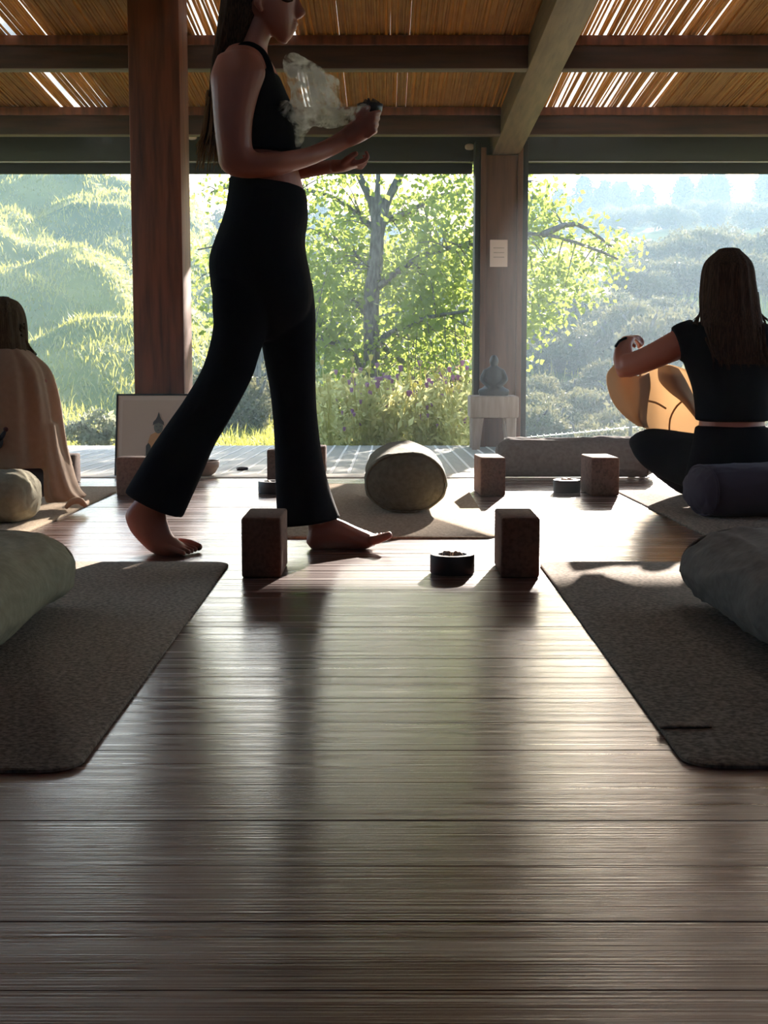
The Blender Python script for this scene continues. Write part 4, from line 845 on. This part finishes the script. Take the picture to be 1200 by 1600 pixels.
sheet('left_panel', [[Q(960, 570, jd+.02), Q(975, 580, jd-.03), Q(998, 588, jd-.03), Q(1014, 582, jd)],
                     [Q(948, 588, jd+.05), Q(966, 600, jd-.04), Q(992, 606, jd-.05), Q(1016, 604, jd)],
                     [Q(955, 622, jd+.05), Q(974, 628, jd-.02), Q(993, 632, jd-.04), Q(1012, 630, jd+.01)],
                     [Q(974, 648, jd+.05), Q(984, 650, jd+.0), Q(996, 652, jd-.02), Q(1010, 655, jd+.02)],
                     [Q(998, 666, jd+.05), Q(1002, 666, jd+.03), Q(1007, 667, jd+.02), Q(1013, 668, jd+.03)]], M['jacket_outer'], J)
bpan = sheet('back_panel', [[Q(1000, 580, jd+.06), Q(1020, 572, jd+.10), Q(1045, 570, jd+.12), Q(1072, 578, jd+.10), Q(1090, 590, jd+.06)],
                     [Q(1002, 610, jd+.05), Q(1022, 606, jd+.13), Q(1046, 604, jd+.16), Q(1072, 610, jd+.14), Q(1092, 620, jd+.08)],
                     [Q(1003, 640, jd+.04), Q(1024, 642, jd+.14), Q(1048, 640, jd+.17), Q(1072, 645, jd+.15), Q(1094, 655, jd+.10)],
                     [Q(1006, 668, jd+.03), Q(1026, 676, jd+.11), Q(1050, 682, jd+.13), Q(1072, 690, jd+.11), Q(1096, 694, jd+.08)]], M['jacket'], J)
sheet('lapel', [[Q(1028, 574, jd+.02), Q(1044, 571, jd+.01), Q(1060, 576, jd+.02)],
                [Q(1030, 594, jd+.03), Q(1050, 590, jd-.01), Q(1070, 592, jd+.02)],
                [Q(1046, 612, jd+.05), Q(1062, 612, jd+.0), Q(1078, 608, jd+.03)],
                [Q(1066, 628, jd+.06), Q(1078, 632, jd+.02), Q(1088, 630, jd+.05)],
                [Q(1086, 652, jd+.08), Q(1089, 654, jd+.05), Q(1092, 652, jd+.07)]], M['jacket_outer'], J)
for pts in ([(1000, 586, .03), (1001, 615, .02), (998, 645, .02), (1006, 667, .02)], [(1002, 625, .055), (1024, 629, .12), (1040, 638, .15)], [(1074, 622, .14), (1058, 634, .16), (1047, 655, .155), (1046, 680, .12)]):
    b = MB(); b.tube([Q(x_, y_, jd+d_-.006) for x_, y_, d_ in pts], .004, n=6); b.build('seam', M['jseam'], bpan)
fix(J)

# ---- person wrapped in a shawl, far left, seen from behind
S = thing('person', 'person at far left seen from behind, wrapped in a beige shawl', 'person', (-1.42, 4.9, .007))
D = 5.05
b = MB()
b.loft([pair((-16, 476), (28, 476), .05, D), pair((-28, 498), (38, 498), .085, D), pair((-28, 522), (38, 522), .088, D), pair((-20, 545), (30, 545), .07, D), pair((-14, 560), (24, 560), .055, D)], n=22)
b.loft([pair((-16, 550), (26, 550), .055, D), pair((-40, 568), (52, 568), .08, D), pair((-64, 590), (74, 590), .10, D), pair((-60, 640), (70, 640), .11, D), pair((-54, 700), (64, 700), .11, D), pair((-60, 745), (70, 745), .13, D)], n=26)
b.loft([pair((54, 590), (80, 596), .045, D), pair((62, 640), (88, 640), .042, D+.04), pair((66, 690), (88, 690), .036, D+.12), pair((64, 712), (84, 716), .03, D+.2), pair((40, 715), (70, 722), .03, D+.26)], n=16)
b.loft([pair((-70, 590), (-44, 596), .045, D), pair((-78, 640), (-52, 640), .042, D+.04), pair((-78, 690), (-56, 690), .036, D+.12), pair((-60, 712), (-40, 716), .03, D+.26)], n=16)
for s in (0, 1):
    for k in range(4): finger(b, [Q((44, -40)[s], 712+3*k, D+.27), Q((32, -28)[s], 714+3*k, D+.29), Q((24, -20)[s], 718+3*k, D+.28)], .009)
    finger(b, [Q((44, -40)[s], 712, D+.25), Q((38, -34)[s], 706, D+.26), Q((30, -26)[s], 706, D+.27)], .0095)
b.fuse('body', M['skin'], S, voxel=.007, smooth=4)
b = MB()
b.loft([pair((0, 710), (0, 770), .08, D), pair((60, 715), (60, 765), .07, D+.15), pair((100, 722), (100, 760), .05, D+.30)], n=16)
b.loft([pair((0, 710), (0, 770), .08, D), pair((-60, 715), (-60, 765), .07, D+.15), pair((-100, 722), (-100, 760), .05, D+.30)], n=16)
b.loft([pair((96, 730), (98, 764), .045, D+.32), pair((30, 740), (30, 770), .04, D+.44), pair((-20, 745), (-20, 772), .035, D+.46)], n=16)
b.loft([pair((-64, 705), (74, 705), .125, D), pair((-70, 760), (80, 760), .14, D)], n=24)
b.fuse('trousers', M['violet'], S, voxel=.008, smooth=4)
b = MB(); b.loft([pair((-4, 465), (14, 465), .03, D), pair((-22, 472), (28, 472), .066, D), pair((-33, 488), (37, 488), .09, D), pair((-36, 512), (41, 512), .096, D), pair((-32, 540), (42, 540), .08, D-.005), pair((-22, 566), (44, 560), .06, D-.01)], n=50, sub=6, cap=.25, ridge=hair_ridge); hairS = b.build('hair', M['hair_ash'], S)
b = MB()
for i in range(40):
    b.tube([Q(random.uniform(30, 40), random.uniform(505, 525), D+random.uniform(-.05, .05)), Q(random.uniform(38, 43), 535, D+random.uniform(-.02, .06)), Q(random.uniform(42, 58), random.uniform(550, 562), D+random.uniform(0, .08))], [.004, .0035, .0008], n=4, sub=3, cap=0)
b.build('hair_ends', M['hair_ash'], hairS, kind='stuff')
b = MB()
fo = lambda t, a: 1 + (.060*math.sin(a*9+1.0)+.036*math.sin(a*17+t*4))*min(1, t*2.2)
b.loft([pair((-24, 545), (34, 540), .075, D), pair((-46, 560), (54, 556), .105, D), pair((-66, 582), (74, 578), .13, D), pair((-72, 620), (86, 616), .145, D), pair((-76, 665), (94, 660), .15, D), pair((-80, 700), (101, 698), .155, D), pair((-84, 728), (108, 726), .16, D)], n=90, sub=7, cap=.05, p=2.3, ridge=fo)
b.loft([pair((66, 660), (95, 662), .10, D), pair((72, 700), (101, 700), .11, D-.01), pair((74, 740), (112, 738), .115, D-.02), pair((74, 768), (122, 764), .11, D-.02), pair((76, 782), (133, 775), .10, D-.02)], n=60, sub=6, cap=.15, p=2.4, ridge=lambda t, a: 1+.07*math.sin(a*7+.8))
sh = b.fuse('shawl', M['shawl'], S, voxel=.006, smooth=3)
b = MB(); b.tube([Q(104, 792, D-.16), Q(112, 784, D-.17), Q(124, 782, D-.16), Q(132, 788, D-.13), Q(137, 784, D-.08)], [.008, .011, .012, .010, .007], n=10); b.build('shawl_corner', M['shawl'], sh)
# small dark bird motif on the shawl's back
bd = D-.168
b = MB(); b.loft([(Q(-8, 690, bd), Vector((.030, 0, .0)), Vector((0, 0, .03))), (Q(-8, 690, bd-.004), Vector((.028, 0, 0)), Vector((0, 0, .028)))], n=18, cap=0)
b.loft([(Q(4, 681, bd), Vector((.012, 0, .018)), Vector((-.006, 0, .006))), (Q(4, 681, bd-.004), Vector((.011, 0, .017)), Vector((-.005, 0, .005)))], n=14, cap=0)
b.build('printed_body', M['ink_dark'], sh); b = MB(); b.loft([(Q(9, 671, bd), Vector((.009, 0, 0)), Vector((0, 0, .009))), (Q(9, 671, bd-.004), Vector((.008, 0, 0)), Vector((0, 0, .008)))], n=14, cap=0); b.build('printed_head', M['ink_red'], sh)
fix(S)
